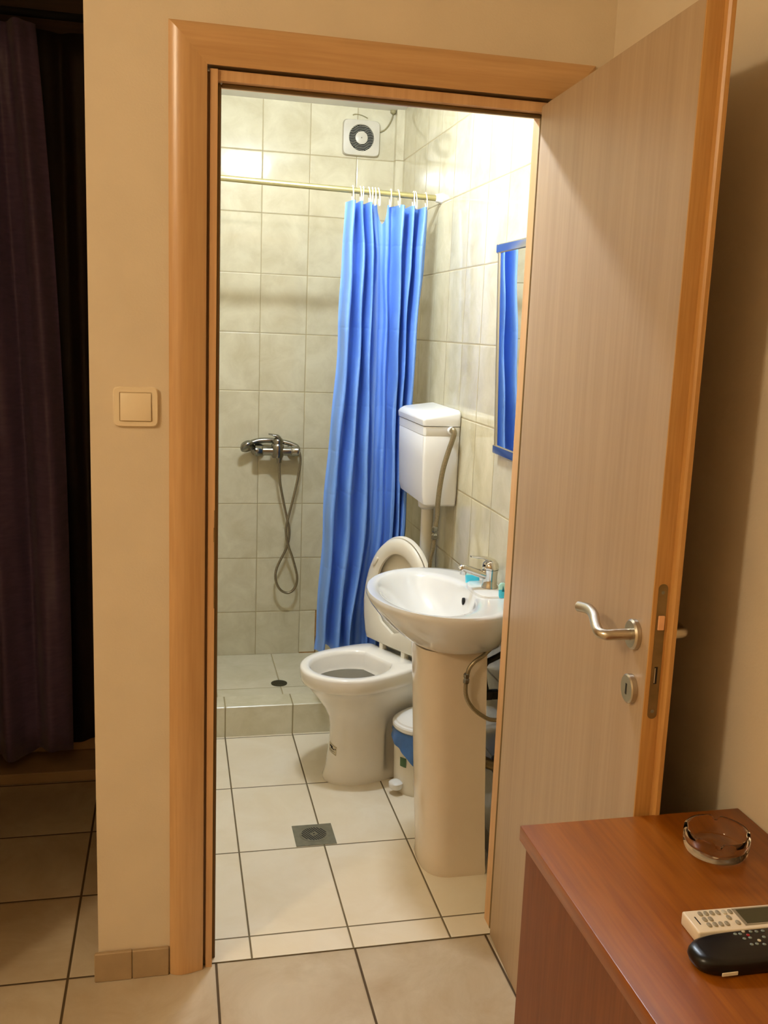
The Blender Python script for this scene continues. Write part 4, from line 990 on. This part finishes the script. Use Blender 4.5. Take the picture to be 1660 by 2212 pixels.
# ------------------------------------------------------------ air conditioner remote
RZ = DZ + 0.0003
t = thing('remote_control', 'ivory air-conditioner remote with small screen on the dresser', 'remote control', (0.75, -1.058, RZ))
ang = math.radians(-2.0); ca, sa = math.cos(ang), math.sin(ang)
def RW(x, y, z): return Vector((0.6735 + x * ca - y * sa, -1.081 + x * sa + y * ca, RZ + z))
def rmap(bm):
    for v in bm.verts: v.co = RW(*v.co)
    return bm
bm = BM(); add_box(bm, 0, 0.165, 0, 0.049, 0, 0.019, bev=0.0025, seg=3); obj('case', rmap(bm), M['remote_white'], t, smooth=40)
bm = BM(); add_box(bm, 0.070, 0.128, 0.007, 0.0445, 0.0188, 0.0196, bev=0.0003, seg=1); fr_ = obj('screen_frame', rmap(bm), M['lcd_frame'], t, smooth=0)
bm = BM(); add_box(bm, 0.0745, 0.124, 0.0105, 0.0415, 0.0196, 0.0199); obj('screen', rmap(bm), M['lcd'], fr_, smooth=0, label='dark screen')
rows = {0: [(0.0215, 0), (0.030, 0), (0.0385, 0), (0.047, 0), (0.0565, 1), (0.065, 0)], 1: [(0.0215, 0), (0.030, 0), (0.0565, 0)], 2: [(0.0215, 0), (0.030, 0), (0.0385, 0), (0.047, 0), (0.063, 0)]}
for r_, yb in ((0, 0.0385), (1, 0.0262), (2, 0.0140)):
    for x, pale in rows[r_]:
        bm = BM(); loft(bm, [[(a, b, z) for a, b in superell(x, yb, 0.0028 * s, 0.0046 * s, 20, 3)] for z, s in ((0.0188, 1.0), (0.0202, 1.0), (0.0206, 0.8))])
        obj('button', rmap(bm), M['btn_pale'] if pale else M['btn_grey'], t, smooth=40)
bm = BM(); add_box(bm, 0.0100, 0.0118, 0.017, 0.034, 0.0189, 0.0192); obj('printed_mark', rmap(bm), M['ink'], t, smooth=0, label='small dark printed mark')

# ------------------------------------------------------------ television remote
t = thing('remote_control', 'black rounded television remote with small buttons on the dresser', 'remote control', (0.73, -1.117, RZ))
def tvo(s, z):
    out = []
    for x, y in superell(0.735, -1.1165, 0.092 * s, 0.0305 * s, 72, 3.4): out.append((x, y, RZ + z))
    return out
bm = BM(); loft(bm, [tvo(0.90, 0.0), tvo(0.97, 0.003), tvo(1.0, 0.010), tvo(0.99, 0.016), tvo(0.95, 0.0205), tvo(0.86, 0.0225)]); obj('case', bm, M['black'], t, smooth=50)
bx = [(0.716, -1.0955, 'd'), (0.7225, -1.0965, 'd'), (0.7295, -1.0925, 'w'), (0.739, -1.0945, 'd'), (0.747, -1.0955, 'b'), (0.756, -1.0955, 'b'), (0.7315, -1.1005, 'r'), (0.7225, -1.1065, 'd'), (0.7310, -1.1060, 'd'), (0.7395, -1.1130, 'w'), (0.750, -1.1075, 'd'), (0.758, -1.108, 'd'), (0.7250, -1.1190, 'd'), (0.7325, -1.1190, 'd'), (0.7415, -1.1215, 'd'), (0.751, -1.120, 'd'), (0.760, -1.121, 'd')]
for x, y, k in bx:
    bm = BM(); lathe(bm, (x, y, RZ + 0.0222), [(0.0024, 0), (0.0023, 0.001), (0.0013, 0.0016)], 14)
    obj('button', bm, {'d': M['btn_dark'], 'w': M['btn_pale'], 'r': M['btn_red'], 'b': M['btn_dark']}[k], t, smooth=40)
bm = BM(); add_box(bm, 0.668, 0.690, -1.1478, -1.1462, RZ + 0.004, RZ + 0.009, bev=0.0006, seg=1); obj('worn_patch', bm, M['sticker'], t, smooth=0, label='pale worn patch on the side')
